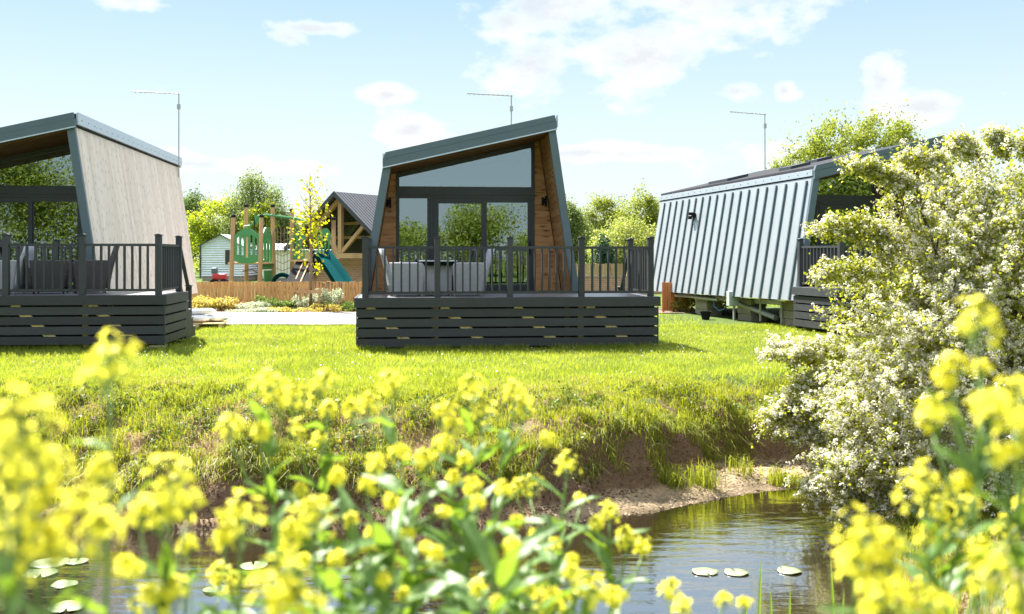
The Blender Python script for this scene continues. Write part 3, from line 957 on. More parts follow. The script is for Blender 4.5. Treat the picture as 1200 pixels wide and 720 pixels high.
lodge_mid = make_lodge('wood fronted lodge with blue grey slanted roof, standing in the middle', O_MID, YAW, ('blue', 'blue'), 'cedar', 'cedar_y')
O_LEFT = Vector((-13.44, 21.58, 0))
lodge_left = make_lodge('lodge with a tall sloping side wall of pale knotty boards', O_LEFT, YAW, ('blue', 'pale'), 'cedar', 'cedar_y')
O_RIGHT = Vector((7.645, 25.7, 0)) - Vector((math.cos(R(13.5)), math.sin(R(13.5)), 0)) * .36
O_RIGHT.z = .05
lodge_right = make_lodge('lodge clad in ribbed metal sheets, raised on blocks behind the blossoming bush', O_RIGHT, R(13.5), ('zinc', 'zinc'), 'interior_dark' if False else 'cedar', 'cedar_y', kind='r')
lodge_right.rotation_euler = (R(-.5), 0, R(13.5))
# security light on the ribbed side wall
sl = MB(); zz = 3.15; uu = left_u(zz)
sl.box(uu - .10, uu - .003, 7.05, 7.2, zz - .06, zz + .07); sl.box(uu - .26, uu - .10, 7.0, 7.12, zz + .0, zz + .09); sl.box(uu - .2, uu - .1, 7.14, 7.24, zz - .12, zz - .02)
sl.build('security_light', M['black'], lodge_right)


# ------------------------------------------------------------------ decks
def make_deck(label, loc, rz, W, depth, posts_front, stairs=True, left_rail=True, right_skirt=True):
    t = thing('timber_deck', label, 'deck', loc, rz, 'raised decks in front of the lodges')
    zT = DZ
    nb = int(depth / .148)
    fl = MB()
    for i in range(nb):
        y = -.02 + i * .148
        fl.box(-.03, W + .03, y, y + .142, zT - .025, zT)
    fl.build('floor_boards', M['deck_top'], t)
    fb = MB(); fb.box(-.05, W + .05, -.075, -.045, zT - .19, zT - .002); fb.build('fascia_board', M['deck'], t)
    fb = MB(); fb.box(W + .05, W + .08, -.075, depth, zT - .19, zT - .002); fb.build('fascia_board', M['deck'], t)
    fb = MB(); fb.box(-.08, -.05, -.075, depth, zT - .19, zT - .002); fb.build('fascia_board', M['deck'], t)
    for i in range(4):
        z1 = zT - .225 - i * .193
        b = MB(); b.box(-.02, W + .02, -.042, -.02, z1 - .158, z1); b.build('skirt_board', M['deck'], t)
        b = MB(); b.box(W + .02, W + .042, -.02, depth - .02, z1 - .158, z1); b.build('skirt_board', M['deck'], t)
        b = MB(); b.box(-.042, -.02, -.02, depth - .02, z1 - .158, z1); b.build('skirt_board', M['deck'], t)
    b = MB(); b.box(.0, W - .0, depth - .06, depth - .035, .02, zT - .03); b.build('rear_light_block', M['deck'], t)  # added dark panel, stops light from behind showing through the skirt gaps
    for x in (W + .0225, -.0445):
        b = MB(); b.box(x, x + .022, -.044, -.0205, zT - 1.0, zT - .2); b.build('corner_board', M['deck'], t)
    # raw timber behind the boards: legs, and slanting braces added to imitate sunlight patches
    n = max(3, int(W / 1.4))
    for i in range(n + 1):
        x = .06 + (W - .12) * i / n
        for y in (.09, depth - .2):
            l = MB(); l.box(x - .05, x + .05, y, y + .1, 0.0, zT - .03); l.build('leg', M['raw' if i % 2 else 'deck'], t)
        if i < n:
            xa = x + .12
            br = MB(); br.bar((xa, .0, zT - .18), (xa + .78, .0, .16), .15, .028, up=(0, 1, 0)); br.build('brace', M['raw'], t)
    ft = MB(); ft.box(W - .25, W + .03, -.06, .2, .0, .035); ft.build('footing_slab', M['concrete'], t)

    def post(x, y, z0=None, h=1.17):
        z0 = zT + .0005 if z0 is None else z0
        p = MB(); p.box(x - .058, x + .058, y - .058, y + .058, z0, z0 + h); po = p.build('post', M['deck'], t, bevel=.006)
        c = MB(); c.box(x - .072, x + .072, y - .072, y + .072, z0 + h + .0005, z0 + h + .018)
        c.prism([(x - .06, z0 + h + .0185), (x + .06, z0 + h + .0185), (x + .02, z0 + h + .035), (x - .02, z0 + h + .035)], y - .06, y + .06)
        c.build('post_cap', M['deck'], po)

    def panel(p, q):
        p = Vector(p); q = Vector(q); d = (q - p).normalized(); L = (q - p).length
        p = p + d * .06; L -= .12
        r = MB(); e = p + d * L
        r.bar((*p.xy, zT + .985), (*e.xy, zT + .985), .07, .05); r.bar((*p.xy, zT + .095), (*e.xy, zT + .095), .05, .05)
        ro = r.build('railing', M['deck'], t)
        n = max(1, round(L / .155) - 1)
        for i in range(n):
            c = p + d * (L * (i + 1) / (n + 1))
            b = MB(); b.bar((c.x, c.y, zT + .121), (c.x, c.y, zT + .959), .069, .035, up=(d.x, d.y, 0))
            b.build('baluster', M['deck'], ro)
    for x in posts_front: post(x, .05)
    for a, b in zip(posts_front[:-1], posts_front[1:]): panel((a, .05, 0), (b, .05, 0))
    xr = posts_front[-1]; xl = posts_front[0]
    yr = depth - .12
    post(xr, yr); panel((xr, .05, 0), (xr, yr, 0))
    if left_rail:
        post(xl, yr); panel((xl, .05, 0), (xl, yr, 0))
    if stairs:
        st = MB()
        ys = depth + .02; w = .85; x1 = W + .02; x0 = x1 - w
        ho = MB()
        for sx in (x0, x1 - .04):
            pts = [(sx, ys)]
            # saw-toothed stringer
            for k in range(4):
                y0 = ys + k * .25; zt = zT - .2 * (k + 1)
                ho.box(sx, sx + .04, y0, y0 + .25, .0, zt - .03)
        ho.build('stringer', M['deck'], t)
        for k in range(4):
            y0 = ys + k * .25; zt = zT - .2 * (k + 1)
            b = MB(); b.box(x0 - .01, x1 + .012, y0 - .002, y0 + .27, zt - .028, zt); b.build('step', M['deck_top'], t)
        nx, ny = xr, ys + .88
        post(nx, ny, .0, 1.12)
        r = MB(); r.bar((nx, yr + .06, zT + 1.0), (nx, ny - .06, 1.08), .07, .06); r.bar((nx, yr + .06, zT + .22), (nx, ny - .06, .36), .05, .05)
        r.build('handrail', M['deck'], t)
    return t


W_ = 5.93
deck_mid = make_deck('dark grey raised deck with white wicker furniture, before the wood fronted lodge', Vector((-3.0, 20.0, 0)), YAW, W_, 2.02, [.13, 1.54, 2.98, 4.42, 5.83])
cL = Vector((-6.88, 20.2, .05)); a6 = Vector((math.cos(YAW), math.sin(YAW), 0))
deck_left = make_deck('dark grey raised deck with back stairs, before the pale boarded lodge', cL - a6 * W_, YAW, W_, 2.0, [.13, 1.55, 2.95, 4.38, 5.83])
a13 = Vector((math.cos(R(13.5)), math.sin(R(13.5)), 0)); b13 = Vector((-a13.y, a13.x, 0))
deck_right = make_deck('dark grey deck half hidden by the white blossoming bush', O_RIGHT - a13 * .27 - b13 * 2.03, R(13.5), 5.6, 2.0, [.1, 1.45, 2.8, 4.15, 5.5], stairs=False)


# ------------------------------------------------------------------ wicker furniture
def wicker_chair(label, loc, rz, mat='rattan', group='wicker armchairs on the decks', back_h=1.0):
    """armchair facing local +x"""
    t = thing('armchair', label, 'armchair', loc, rz, group)
    m = M[mat]
    b = MB()
    b.box(-.26, .30, -.27, .27, .12, .40)
    b.build('seat', m, t, bevel=.02)
    for s in (-1, 1):
        a = MB()
        y0, y1 = (.275, .335) if s > 0 else (-.335, -.275)
        a.prism([(-.27, .09), (.31, .09), (.34, .62), (.30, .68), (-.33, .68)], y0, y1)
        a.build('arm', m, t, bevel=.015)
    bk = MB()
    n = 7
    prof = []
    for i in range(n):
        s = i / (n - 1)
        prof.append((-.27 - .20 * s ** 1.4, .10 + (back_h - .1) * s))
    poly = [(x, z) for x, z in prof] + [(x - .06, z) for x, z in prof[::-1]]
    poly = poly[::-1] if False else poly
    vs = []; fs = []
    for j, y in enumerate(np.linspace(-.33, .33, 9)):
        cv = .05 * (1 - (abs(y) / .33) ** 2)
        for x, z in prof: vs.append((x - cv, y * (1 - .12 * ((z / back_h) ** 3)), z - .03 * (abs(y) / .33) ** 2 * (z / back_h)))
    for j in range(8):
        for i in range(n - 1):
            fs.append((j * n + i, (j + 1) * n + i, (j + 1) * n + i + 1, j * n + i + 1))
    bk.add(vs, fs)
    o = bk.build('backrest', m, t, smooth=True)
    so_ = o.modifiers.new('s', 'SOLIDIFY'); so_.thickness = .05
    c = MB(); c.box(-.24, .27, -.265, .265, .402, .47); c.build('cushion', M['inner_dark' if mat == 'chair_dark' else 'galv'], t, bevel=.025)
    for sx in (-.24, .28):
        for sy in (-.28, .28):
            l = MB(); l.tube([(sx, sy, .1), (sx * 1.08, sy * 1.03, 0)], [.022, .014], 8); l.build('leg', M['galv' if mat != 'chair_dark' else 'black'], t)
    return t


def deckpt(deck, x, y): return deck.location + Matrix.Rotation(deck.rotation_euler.z, 3, 'Z') @ Vector((x, y, DZ + .001))


wicker_chair('white wicker armchair at the left end of the glass table, facing right', deckpt(deck_mid, .93, .85), YAW + R(4))
wicker_chair('white wicker armchair at the right end of the glass table, facing left', deckpt(deck_mid, 2.18, .85), YAW + R(184))
tb_ = thing('garden_table', 'wicker table with white glass top between two armchairs', 'table', deckpt(deck_mid, 1.56, 1.0), YAW)
m_ = MB(); m_.box(-.3, .3, -.3, .3, .10, .62); m_.build('base', M['rattan'], tb_, bevel=.01)
m_ = MB(); m_.box(-.40, .40, -.45, .45, .70, .725); m_.build('tabletop', M['trim'], tb_, bevel=.006)
m_ = MB(); m_.box(-.36, .36, -.4, .4, .625, .695); m_.build('apron', M['black'], tb_)
for sx in (-.27, .27):
    for sy in (-.27, .27):
        m_ = MB(); m_.tube([(sx, sy, 0), (sx, sy, .1)], .02, 8); m_.build('leg', M['galv'], tb_)
pa = lambda px: (px - 600) / 1200
wicker_chair('white wicker armchair cut off by the left photo edge, on the deck', deckpt(deck_left, 2.62, .9), YAW + R(180))
wicker_chair('dark wicker armchair behind the railing of the left deck', deckpt(deck_left, 3.45, 1.0), YAW + R(10), 'chair_dark')
wicker_chair('dark wicker armchair on the left deck beside the glass door', deckpt(deck_left, 4.2, 1.2), YAW + R(200), 'chair_dark')


# ------------------------------------------------------------------ under the metal lodge
def rloc(u, v, z=0.0): return O_RIGHT + a13 * u + b13 * v + Vector((0, 0, z - O_RIGHT.z))


def pier(label, u, v, w, d, h):
    t = thing('support_pier', label, 'support pier', rloc(u, v), R(13.5), 'block piers under the metal lodge')
    n = 3
    for i in range(n):
        j = .012 * (-1) ** i
        b = MB(); b.box(-w / 2 + j, w / 2 + j, -d / 2, d / 2, h * i / n + .001, h * (i + 1) / n - .004); b.build('block', M['concrete'], t, bevel=.008)
    return t


pier('block pier under the metal lodge, behind the utility box', .35, 6.4, .5, .8, .62)
pier('block pier under the metal lodge, right of the utility box', .40, 3.6, .5, .8, .62)
pier('block pier under the metal lodge, next to its deck', .45, 1.2, .5, .8, .62)
pier('block pier under the far end of the metal lodge', .5, 9.3, .5, .6, .62)
ch = thing('chassis', 'grey steel chassis with drawbar under the ribbed metal lodge', 'chassis', rloc(0, 0), R(13.5))
m_ = MB(); m_.bar((.30, .4, .60), (.30, 10, .53), .10, .12); m_.build('rail', M['galv'], ch)
m_ = MB(); m_.bar((3.6, .4, .60), (3.6, 10, .53), .10, .12); m_.build('rail', M['galv'], ch)
for v in (1.0, 2.4, 4.2, 5.6, 7.2, 8.8):
    m_ = MB(); m_.bar((.0, v, .665), (4.2, v, .66), .12, .05); m_.build('cross_beam', M['raw'], ch)
m_ = MB(); m_.tube([(.15, 4.6, .58), (.2, 3.0, .35), (.25, 1.9, .18)], .075, 10); m_.build('drawbar', M['galv'], ch)
m_ = MB(); m_.tube([(.05, 9.6, .60), (.02, 7.5, .56), (.0, 5.0, .54)], .045, 8); m_.build('waste_pipe', M['galv'], ch)
for v in (1.4, 2.6, 6.9):
    m_ = MB(); m_.tube([(.15, v, .05), (.15, v, .60)], .03, 8); m_.build('jack_leg', M['galv'], ch)
hs = MB(); hs.tube([(.02, 5.3, .60), (-.05, 5.15, .35), (.0, 4.9, .22), (.05, 4.6, .30), (.05, 4.4, .58)], .022, 8)
tag(hs.build('water_hose', M['blue_hose']), 'thin blue water hose looping beneath the metal lodge', 'hose')
bpy.data.objects['water_hose'].location = rloc(0, 0); bpy.data.objects['water_hose'].rotation_euler = (0, 0, R(13.5))
pb_ = at(858.5, 300, 29.2); ub = thing('utility_box', 'pale grey utility box on a post beside the metal lodge', 'utility box', (pb_.x, 29.2, 0), R(13.5))
m_ = MB(); m_.box(-.15, .15, -.1, .1, .42, .84); m_.build('cabinet', M['grey_box'], ub, bevel=.012)
m_ = MB(); m_.box(-.13, .13, -.108, -.1005, .44, .80); m_.build('door', M['grey_box'], ub)
m_ = MB(); m_.box(.02, .07, -.03, .03, 0, .419); m_.build('post', M['galv'], ub)
pt = thing('plant_pot', 'black plant pot on the ground under the metal lodge', 'pot', at(827, 375, 29.6), 0)
pt.location.z = 0
m_ = MB(); m_.lathe([(.10, 0), (.16, .22), (.175, .22), (.175, .25), (.15, .25), (.14, .2)], 14); m_.build('body', M['black'], pt)
m_ = MB(); m_.lathe([(.001, .2), (.139, .2), (.138, .205), (.001, .206)], 14); m_.build('soil', M['bark'], pt)
# ------------------------------------------------------------------ fences, caravans, barn, play area
FD = 35.9
fn = thing('picket_fence', 'low golden timber fence in front of the play area', 'fence', at(328, 360, FD), 0)
fn.location.z = 0
pk = MB(); x0, x1 = -12.2 + 1.0, 4.2
ox = fn.location.x
x = -13.5; i = 0
rr = random.Random(3)
while x < -1.2:
    hgt = .94 + rr.uniform(-.012, .012)
    pk.box(x - ox, x - ox + .105, -.02 + (i % 2) * .002, .0 + (i % 2) * .002, .04, hgt); x += .118; i += 1
pk.build('pickets', M['fence'], fn)
for z in (.25, .72):
    r_ = MB(); r_.box(-13.5 - ox, -1.1 - ox, .004, .045, z, z + .08); r_.build('rail', M['fence'], fn)
for k in range(8):
    r_ = MB(); r_.box(-13.3 + k * 1.7 - ox, -13.2 + k * 1.7 - ox, .048, .14, 0, .96); r_.build('post', M['fence'], fn)

ff = thing('boundary_fence', 'pale board fence on a low brick wall beyond the right deck', 'fence', (5.6, 50, 0), 0)
m_ = MB(); m_.box(-4.5, 5, 0, .22, 0, .82); m_.build('brick_base', M['brick'], ff)
m_ = MB(); m_.box(-4.55, 5.05, -.03, .25, .821, .87); m_.build('coping', M['concrete'], ff)
m_ = MB(); xx = -4.5
while xx < 4.9:
    m_.box(xx, xx + .135, .06, .085, .872, 1.47 + rr.uniform(-.02, .02)); xx += .15
m_.build('boards', M['fence2'], ff)
for k in range(5):
    m_ = MB(); m_.box(-4.4 + k * 2.2, -4.28 + k * 2.2, .087, .2, .872, 1.55); m_.build('post', M['fence2'], ff)

fo = thing('fence_panel', 'short bright orange fence panel between the deck and the metal lodge', 'fence panel', at(783, 366, 33.5), R(4))
fo.location.z = 0
m_ = MB()
for k in range(4): m_.box(-.2 + k * .105, -.2 + k * .105 + .10, 0, .022, .05, .98)
m_.build('boards', M['orange'], fo)
for xx in (-.18, .16):
    m_ = MB(); m_.box(xx, xx + .06, .024, .09, 0, 1.0); m_.build('post', M['orange'], fo)


def caravan(label, loc, rz, W, L, hw, ha, wall, window=True, pipe=True):
    t = thing('static_caravan', label, 'static caravan', loc, rz, 'static caravans beyond the fence')
    m = MB(); m.prism([(-W / 2, .35), (W / 2, .35), (W / 2, hw), (0, ha - .05), (-W / 2, hw)], 0, L); m.build('body', M[wall], t)
    ov = .18
    sl_ = (ha - hw) / (W / 2)
    for s in (-1, 1):
        m = MB(); e = s * (W / 2 + ov)
        pts = [(0, ha - .045), (e, hw - ov * sl_ + .005), (e, hw - ov * sl_ + .07), (0, ha + .02)]
        if s > 0: pts = pts[::-1]
        m.prism(pts if s < 0 else pts, -.2, L + .2); m.build('roof', M['corr_light'], t)
        m = MB(); m.prism(pts, -.26, -.202); m.build('bargeboard', M['anth'], t)
    m = MB(); m.box(-W / 2 + .06, W / 2 - .06, .05, L - .05, 0, .345); m.build('skirting', M['concrete'], t)
    if window:
        m = MB(); m.box(.25, .95, -.04, -.002, 1.15, 2.35); w = m.build('window', M['white'], t)
        m = MB(); m.box(.31, .89, -.05, -.0405, 1.21, 2.29); m.build('pane', M['anth'], w)
    for y in (1.2, 3.6, 6.0):
        m = MB(); m.box(-W / 2 - .03, -W / 2 - .002, y, y + 1.1, 1.3, 2.2); m.build('window', M['anth'], t)
    if pipe:
        m = MB(); m.tube([(-W / 2 - .05, -.05, hw - .05), (-W / 2 - .05, -.05, .2)], .06, 8); m.build('downpipe', M['anth'], t)
    return t


pc = at(259, 300, 75); caravan('white static caravan with a dark window, gable end facing, at far left', (pc.x, 75, .0), R(0), 2.9, 9, 2.62, 3.42, 'lap_white')
pc = at(306, 300, 72); caravan('cream static caravan seen behind the green play tower', (pc.x, 72, -.05), R(-80), 3.0, 7, 2.3, 2.75, 'cream', False, False)
pc = at(351, 300, 73); caravan('cream gabled static caravan behind the climbing net', (pc.x, 73, 0), R(4), 2.8, 9, 2.25, 2.75, 'cream', False, False)
rb = thing('ride_on_toy', 'small red toy with a blue seat beside the white caravan', 'toy', at(257, 322, 60))
rb.location.z = 0
m_ = MB(); m_.box(-.40, .42, -.2, .2, .45, .80); m_.build('body', M['red'], rb, bevel=.08)
m_ = MB(); m_.box(-.45, -.1, -.15, .15, .81, 1.15); m_.build('seat', M['blue'], rb, bevel=.06)
for sx in (-.28, .3):
    m_ = MB(); m_.tube([(sx, -.25, .24), (sx, .25, .24)], .24, 14); m_.build('wheel', M['black'], rb)

# timber framed shelter
BD = 44.0
bp = at(399, 300, BD)
bn = thing('timber_shelter', 'open oak framed shelter with dark corrugated roof and brick wall', 'shelter', (bp.x, BD, 0), R(-28))
hw_, ap, ev = 2.35, 4.50, 2.45
sl_ = (ap - ev) / hw_
for s in (-1, 1):
    e = s * (hw_ + .35)
    pts = [(0, ap), (e, ev - .35 * sl_), (e, ev - .35 * sl_ + .09), (0, ap + .09)]
    if s > 0: pts = pts[::-1]
    m_ = MB(); m_.prism(pts, -.4, 8); m_.build('roof', M['corr_dark'], bn)
    pts = [(0, ap - .12), (e, ev - .35 * sl_ - .12), (e, ev - .35 * sl_ + .11), (0, ap + .11)]
    if s > 0: pts = pts[::-1]
    m_ = MB(); m_.prism(pts, -.47, -.402); m_.build('bargeboard', M['anth'], bn)
    m_ = MB(); m_.bar((0, 0, ap - .2), (s * hw_, 0, ev - .18), .15, .18); m_.build('rafter', M['oak'], bn)
    m_ = MB(); m_.bar((s * .05, .02, 1.98), (s * 1.25, .02, ap - .25 - 1.25 * sl_), .13, .15); m_.build('strut', M['oak'], bn)
    m_ = MB(); m_.box(s * hw_ - .1, s * hw_ + .1, -.1, .1, 0, ev - .3); m_.build('post', M['oak'], bn)
    m_ = MB(); m_.bar((s * (hw_ - .1), 0, 1.0), (s * (hw_ - .85), 0, 1.72), .1, .12); m_.build('brace', M['oak'], bn)
m_ = MB(); m_.box(-.09, .09, -.07, .11, 1.97, ap - .12); m_.build('king_post', M['oak'], bn)
m_ = MB(); m_.box(-hw_, hw_, -.11, .09, 1.74, 1.96); m_.build('tie_beam', M['oak'], bn)
for z in (2.62, 3.25):
    wv = (ap - z) / sl_
    m_ = MB(); m_.box(-wv + .1, wv - .1, 2.0, 2.12, z, z + .12); m_.build('purlin_beam', M['oak'], bn)
m_ = MB(); m_.box(-hw_, hw_, 3.0, 3.2, 0, 2.3); m_.prism([(-hw_, 2.301), (hw_, 2.301), (0, ap - .1)], 3.0, 3.18); m_.build('back_wall', M['inner_dark'], bn)
m_ = MB(); m_.box(-hw_ + .1, hw_ - .1, .5, .8, 0, 1.72); m_.build('brick_wall', M['brick'], bn)
m_ = MB(); m_.box(hw_ - .3, hw_, .9, 7.9, 0, 2.3); m_.build('brick_wall', M['brick'], bn)

# play tower
PD = 39.0
pt0 = at(273, 300, PD)
pl = thing('play_tower', 'green climbing frame with wooden posts, net and teal slide', 'climbing frame', (pt0.x, PD, 0), 0)


def pl_at(px, py, D):
    p = at(px, py, D)
    return Vector((p.x - pt0.x, D - PD, p.z))


posts = [(270, 273.5, 254, 39.0), (303.5, 306.5, 254, 39.0), (289, 288.5, 242, 41.0), (321.5, 319.5, 242, 40.6), (342.5, 342, 247, 41), (391, 391, 257, 39.6), (370.5, 370, 300, 40.4)]
for xb, xt, yt, D in posts:
    b_ = pl_at(xb, 300, D); b_.z = 0; tp = pl_at(xt, yt, D)
    m_ = MB(); m_.tube([b_, tp], [.088, .078], 10); po = m_.build('post', M['post'], pl, smooth=False)
    m_ = MB(); m_.lathe([(.088, 0), (.09, .09), (.06, .12), (.001, .125)], 10, tuple(tp + Vector((0, 0, -.04)))); m_.build('post_cap', M['black'], po)


def slotted(name, pA, pB, z0, z1, arch, slots=6, th=.05, bottom_arch=.0):
    """upright panel between two ground points with an arched top and real slots"""
    pA = Vector(pA); pB = Vector(pB); d = Vector((pB.x - pA.x, pB.y - pA.y, 0)); L = d.length; d.normalize(); n = Vector((-d.y, d.x, 0))
    m = MB()
    top = lambda s: z1 + arch * math.sin(math.pi * min(max((s - .08) / .84, 0), 1)) ** .8
    bot = lambda s: z0 - bottom_arch * math.sin(math.pi * s) + bottom_arch
    N = 4 * slots + 4
    def cell(s0, s1, f0, f1):
        vs = []
        for off in (0, th):
            for s, f in ((s0, f0), (s1, f0), (s1, f1), (s0, f1)):
                z = bot(s) + (top(s) - bot(s)) * f
                p = pA + d * (L * s) + n * off
                vs.append((p.x, p.y, z))
        m.add(vs, [(0, 1, 2, 3), (7, 6, 5, 4), (0, 4, 5, 1), (1, 5, 6, 2), (2, 6, 7, 3), (3, 7, 4, 0)])
    edges = [.0] + [.10 + .80 * k / (2 * slots - 1) for k in range(2 * slots)] + [1.0]
    for k in range(len(edges) - 1):
        s0, s1 = edges[k], edges[k + 1]
        if k % 2 == 1:
            j = .05 * math.sin(k)
            cell(s0, s1, 0, .22 + j); cell(s0, s1, .80 + j, 1)
        else:
            cell(s0, s1, 0, 1)
    return m.build(name, M['green'], pl)


def solid_board(name, pA, pB, z0, z1, mat='green', th=.05, parent=None):
    pA = Vector(pA); pB = Vector(pB); d = Vector((pB.x - pA.x, pB.y - pA.y, 0)); L = d.length
    m = MB(); m.bar((pA.x, pA.y, (z0 + z1) / 2), (pB.x, pB.y, (z0 + z1) / 2), th, z1 - z0)
    return m.build(name, M[mat], parent or pl)


zt = lambda py, D: CAMZ + (300 - py) / 1200 * D
slotted('side_panel', pl_at(274.5, 0, 38.95), pl_at(304, 0, 38.95), zt(309, 39), zt(275, 39), .24, 5, bottom_arch=.08)
slotted('side_panel', pl_at(307.5, 0, 39.2), pl_at(318.5, 0, 40.5), zt(316, 39.5), zt(275, 39.5), .30, 3)
solid_board('lower_panel', pl_at(310, 0, 39.3), pl_at(319, 0, 40.4), .3, zt(317, 39.8))
slotted('side_panel', pl_at(343, 0, 40.6), pl_at(357, 0, 40.6), zt(306, 40.6), zt(276, 40.6), .2, 3)
slotted('side_panel', pl_at(372, 0, 39.7), pl_at(390, 0, 39.7), zt(308, 39.7), zt(277, 39.7), .32, 4)
solid_board('platform', pl_at(274, 0, 40), pl_at(318, 0, 40), zt(309, 39) - .02, zt(309, 39) + .04, 'oak', 1.7)
solid_board('platform', pl_at(344, 0, 40.3), pl_at(390, 0, 40.3), zt(306, 40) - .02, zt(306, 40) + .04, 'oak', 1.2)
# overhead ladder
for dy in (0, .55):
    m_ = MB(); m_.tube([pl_at(286, 266, 40.5 + dy), pl_at(293, 265, 40.5 + dy), pl_at(297, 262, 40.5 + dy), pl_at(302, 253.5, 40.5 + dy), pl_at(312, 252, 40.5 + dy), pl_at(330, 254, 40.5 + dy), pl_at(345, 256, 40.5 + dy), pl_at(362, 261, 40.5 + dy)], .045, 8); m_.build('overhead_rail', M['green'], pl)
m_ = MB()
m_.bar(pl_at(298, 257, 40.5), pl_at(306, 257, 40.5), .03, .32); m_.build('rail_plate', M['green'], pl)
for px in (298, 311):
    m_ = MB(); m_.tube([pl_at(px, 256, 40.5), pl_at(px, 272, 40.3)], .025, 6); m_.build('hanging_bar', M['black'], pl)
# climbing net
m_ = MB()
for i in range(6):
    s = i / 5
    m_.tube([pl_at(321 + 20 * s, 266 + 6 * abs(s - .5), 40.6), pl_at(322 + 18 * s, 318 + 3 * s, 39.6)], .012, 5)
for i in range(6):
    f = (i + .5) / 6
    y = 266 + 52 * f
    m_.tube([pl_at(321 + .8 * f, y, 40.6 - f), pl_at(331, y + 4, 40.6 - f), pl_at(341 - f, y, 40.6 - f)], .012, 5)
m_.build('climbing_net', M['rope'], pl)
# dark climbing ramp with holds
rmp = MB(); rmp.bar(pl_at(362, 306, 40.0), pl_at(346, 338, 38.2), .9, .05, up=(0, 1, .3)); rm_ = rmp.build('climbing_ramp', M['black'], pl)
for dx in (-4, 3):
    m_ = MB(); m_.tube([pl_at(361 + dx, 304, 40.0), pl_at(346 + dx, 338, 38.2)], .03, 6); m_.build('ramp_edge', M['oak'], rm_)
m_ = MB(); m_.tube([pl_at(308, 325, 39.3), pl_at(296, 316, 39.6), pl_at(284, 318, 39.2)], .02, 5); m_.build('rope', M['rope'], pl)
# crawl tunnel end (ring)
m_ = MB(); c_ = pl_at(331, 333, 40.0)
ringp = [(c_.x + .36 * math.cos(a), c_.y, c_.z + .36 * math.sin(a)) for a in np.linspace(0, 2 * math.pi, 25)]
m_.tube(ringp, .085, 8); m_.build('tunnel_ring', M['teal'], pl, smooth=True)
# slide: trough with raised sides
sp_ = [pl_at(372, 301, 39.3), pl_at(377, 303, 39.1), pl_at(383, 311, 38.7), pl_at(391, 322, 38.2), pl_at(399, 334, 37.7), pl_at(404, 342, 37.3), pl_at(409, 346, 37.0)]
prof = [(-.34, .30), (-.30, .31), (-.27, .05), (-.18, 0), (.18, 0), (.27, .05), (.30, .31), (.34, .30)]
vs = []; fs = []
for i, p in enumerate(sp_):
    d = (sp_[min(i + 1, len(sp_) - 1)] - sp_[max(0, i - 1)]).normalized()
    sd = d.cross(Vector((0, 0, 1))).normalized(); up = sd.cross(d)
    for a, b in prof: vs.append(p + sd * a + up * b)
n_ = len(prof)
for i in range(len(sp_) - 1):
    for k in range(n_ - 1): fs.append((i * n_ + k, i * n_ + k + 1, (i + 1) * n_ + k + 1, (i + 1) * n_ + k))
m_ = MB(); m_.add(vs, fs); sl_o = m_.build('slide', M['teal'], pl, smooth=True)
so2 = sl_o.modifiers.new('s', 'SOLIDIFY'); so2.thickness = .03
m_ = MB(); arc = [pl_at(367 + 14 * math.sin(a) * 1, 308 - 0, 39.3) for a in (0,)]
m_.tube([pl_at(366, 312, 39.35), pl_at(367, 302, 39.35), pl_at(372, 297, 39.35), pl_at(377, 299, 39.35), pl_at(378.5, 308, 39.3)], .07, 8); m_.build('slide_hood', M['teal'], pl, smooth=True)

# sacks by the left stairs
rs = random.Random(5)


def sack(label, loc, rz, l, w, h):
    t = thing('sack', label, 'sack', loc, rz, 'white sacks by the left deck')
    vs = []; fs = []; n = 18; mrows = 10
    for i in range(mrows + 1):
        s = i / mrows; u = -1 + 2 * s
        e = (1 - abs(u) ** 3.2) ** .45 if abs(u) < 1 else 0
        e = max(e, .12)
        for k in range(n):
            a = 2 * math.pi * k / n
            ca, sa = math.cos(a), math.sin(a)
            q = .06 * math.sin(3 * a + 5 * u) + rs.uniform(-.03, .03)
            vs.append((u * l / 2, w / 2 * e * ca * (1 + q), h / 2 + h / 2 * e * (abs(sa) ** .7) * (1 if sa > 0 else -1) * (1 + q)))
    for i in range(mrows):
        for k in range(n):
            fs.append((i * n + k, i * n + (k + 1) % n, (i + 1) * n + (k + 1) % n, (i + 1) * n + k))
    fs.append(tuple(range(n - 1, -1, -1))); fs.append(tuple(mrows * n + k for k in range(n)))
    m = MB(); m.add(vs, fs); o = m.build('bag', M['sack'], t, smooth=True)
    sd = o.modifiers.new('s', 'SUBSURF'); sd.levels = 1; sd.render_levels = 1
    s2 = MB(); s2.box(-.12, .16, -.1, .1, h + .002, h + .006); 
    return t


pal = thing('wooden_pallet', 'weathered wooden pallet under the white sacks', 'pallet', at(230, 383, 26.6), R(10)); pal.location.z = 0
for k in range(5):
    m_ = MB(); m_.box(-.6, .75, -.5 + k * .22, -.5 + k * .22 + .15, .10, .125); m_.build('slat', M['raw'], pal)
for xx in (-.55, .02, .6):
    m_ = MB(); m_.box(xx, xx + .1, -.5, .53, 0, .098); m_.build('runner', M['raw'], pal)
q = at(232, 380, 26.6)
sack('white sack at the bottom of the pile, nearest the steps', (q.x - .1, 26.55, .127), R(12), .95, .6, .2)
sack('white sack sagging off the right end of the pallet', (q.x + .38, 26.85, .127), R(-25), .7, .55, .19)
sack('white sack lying on top of the pile', (q.x + .02, 26.7, .322), R(25), .85, .55, .16)


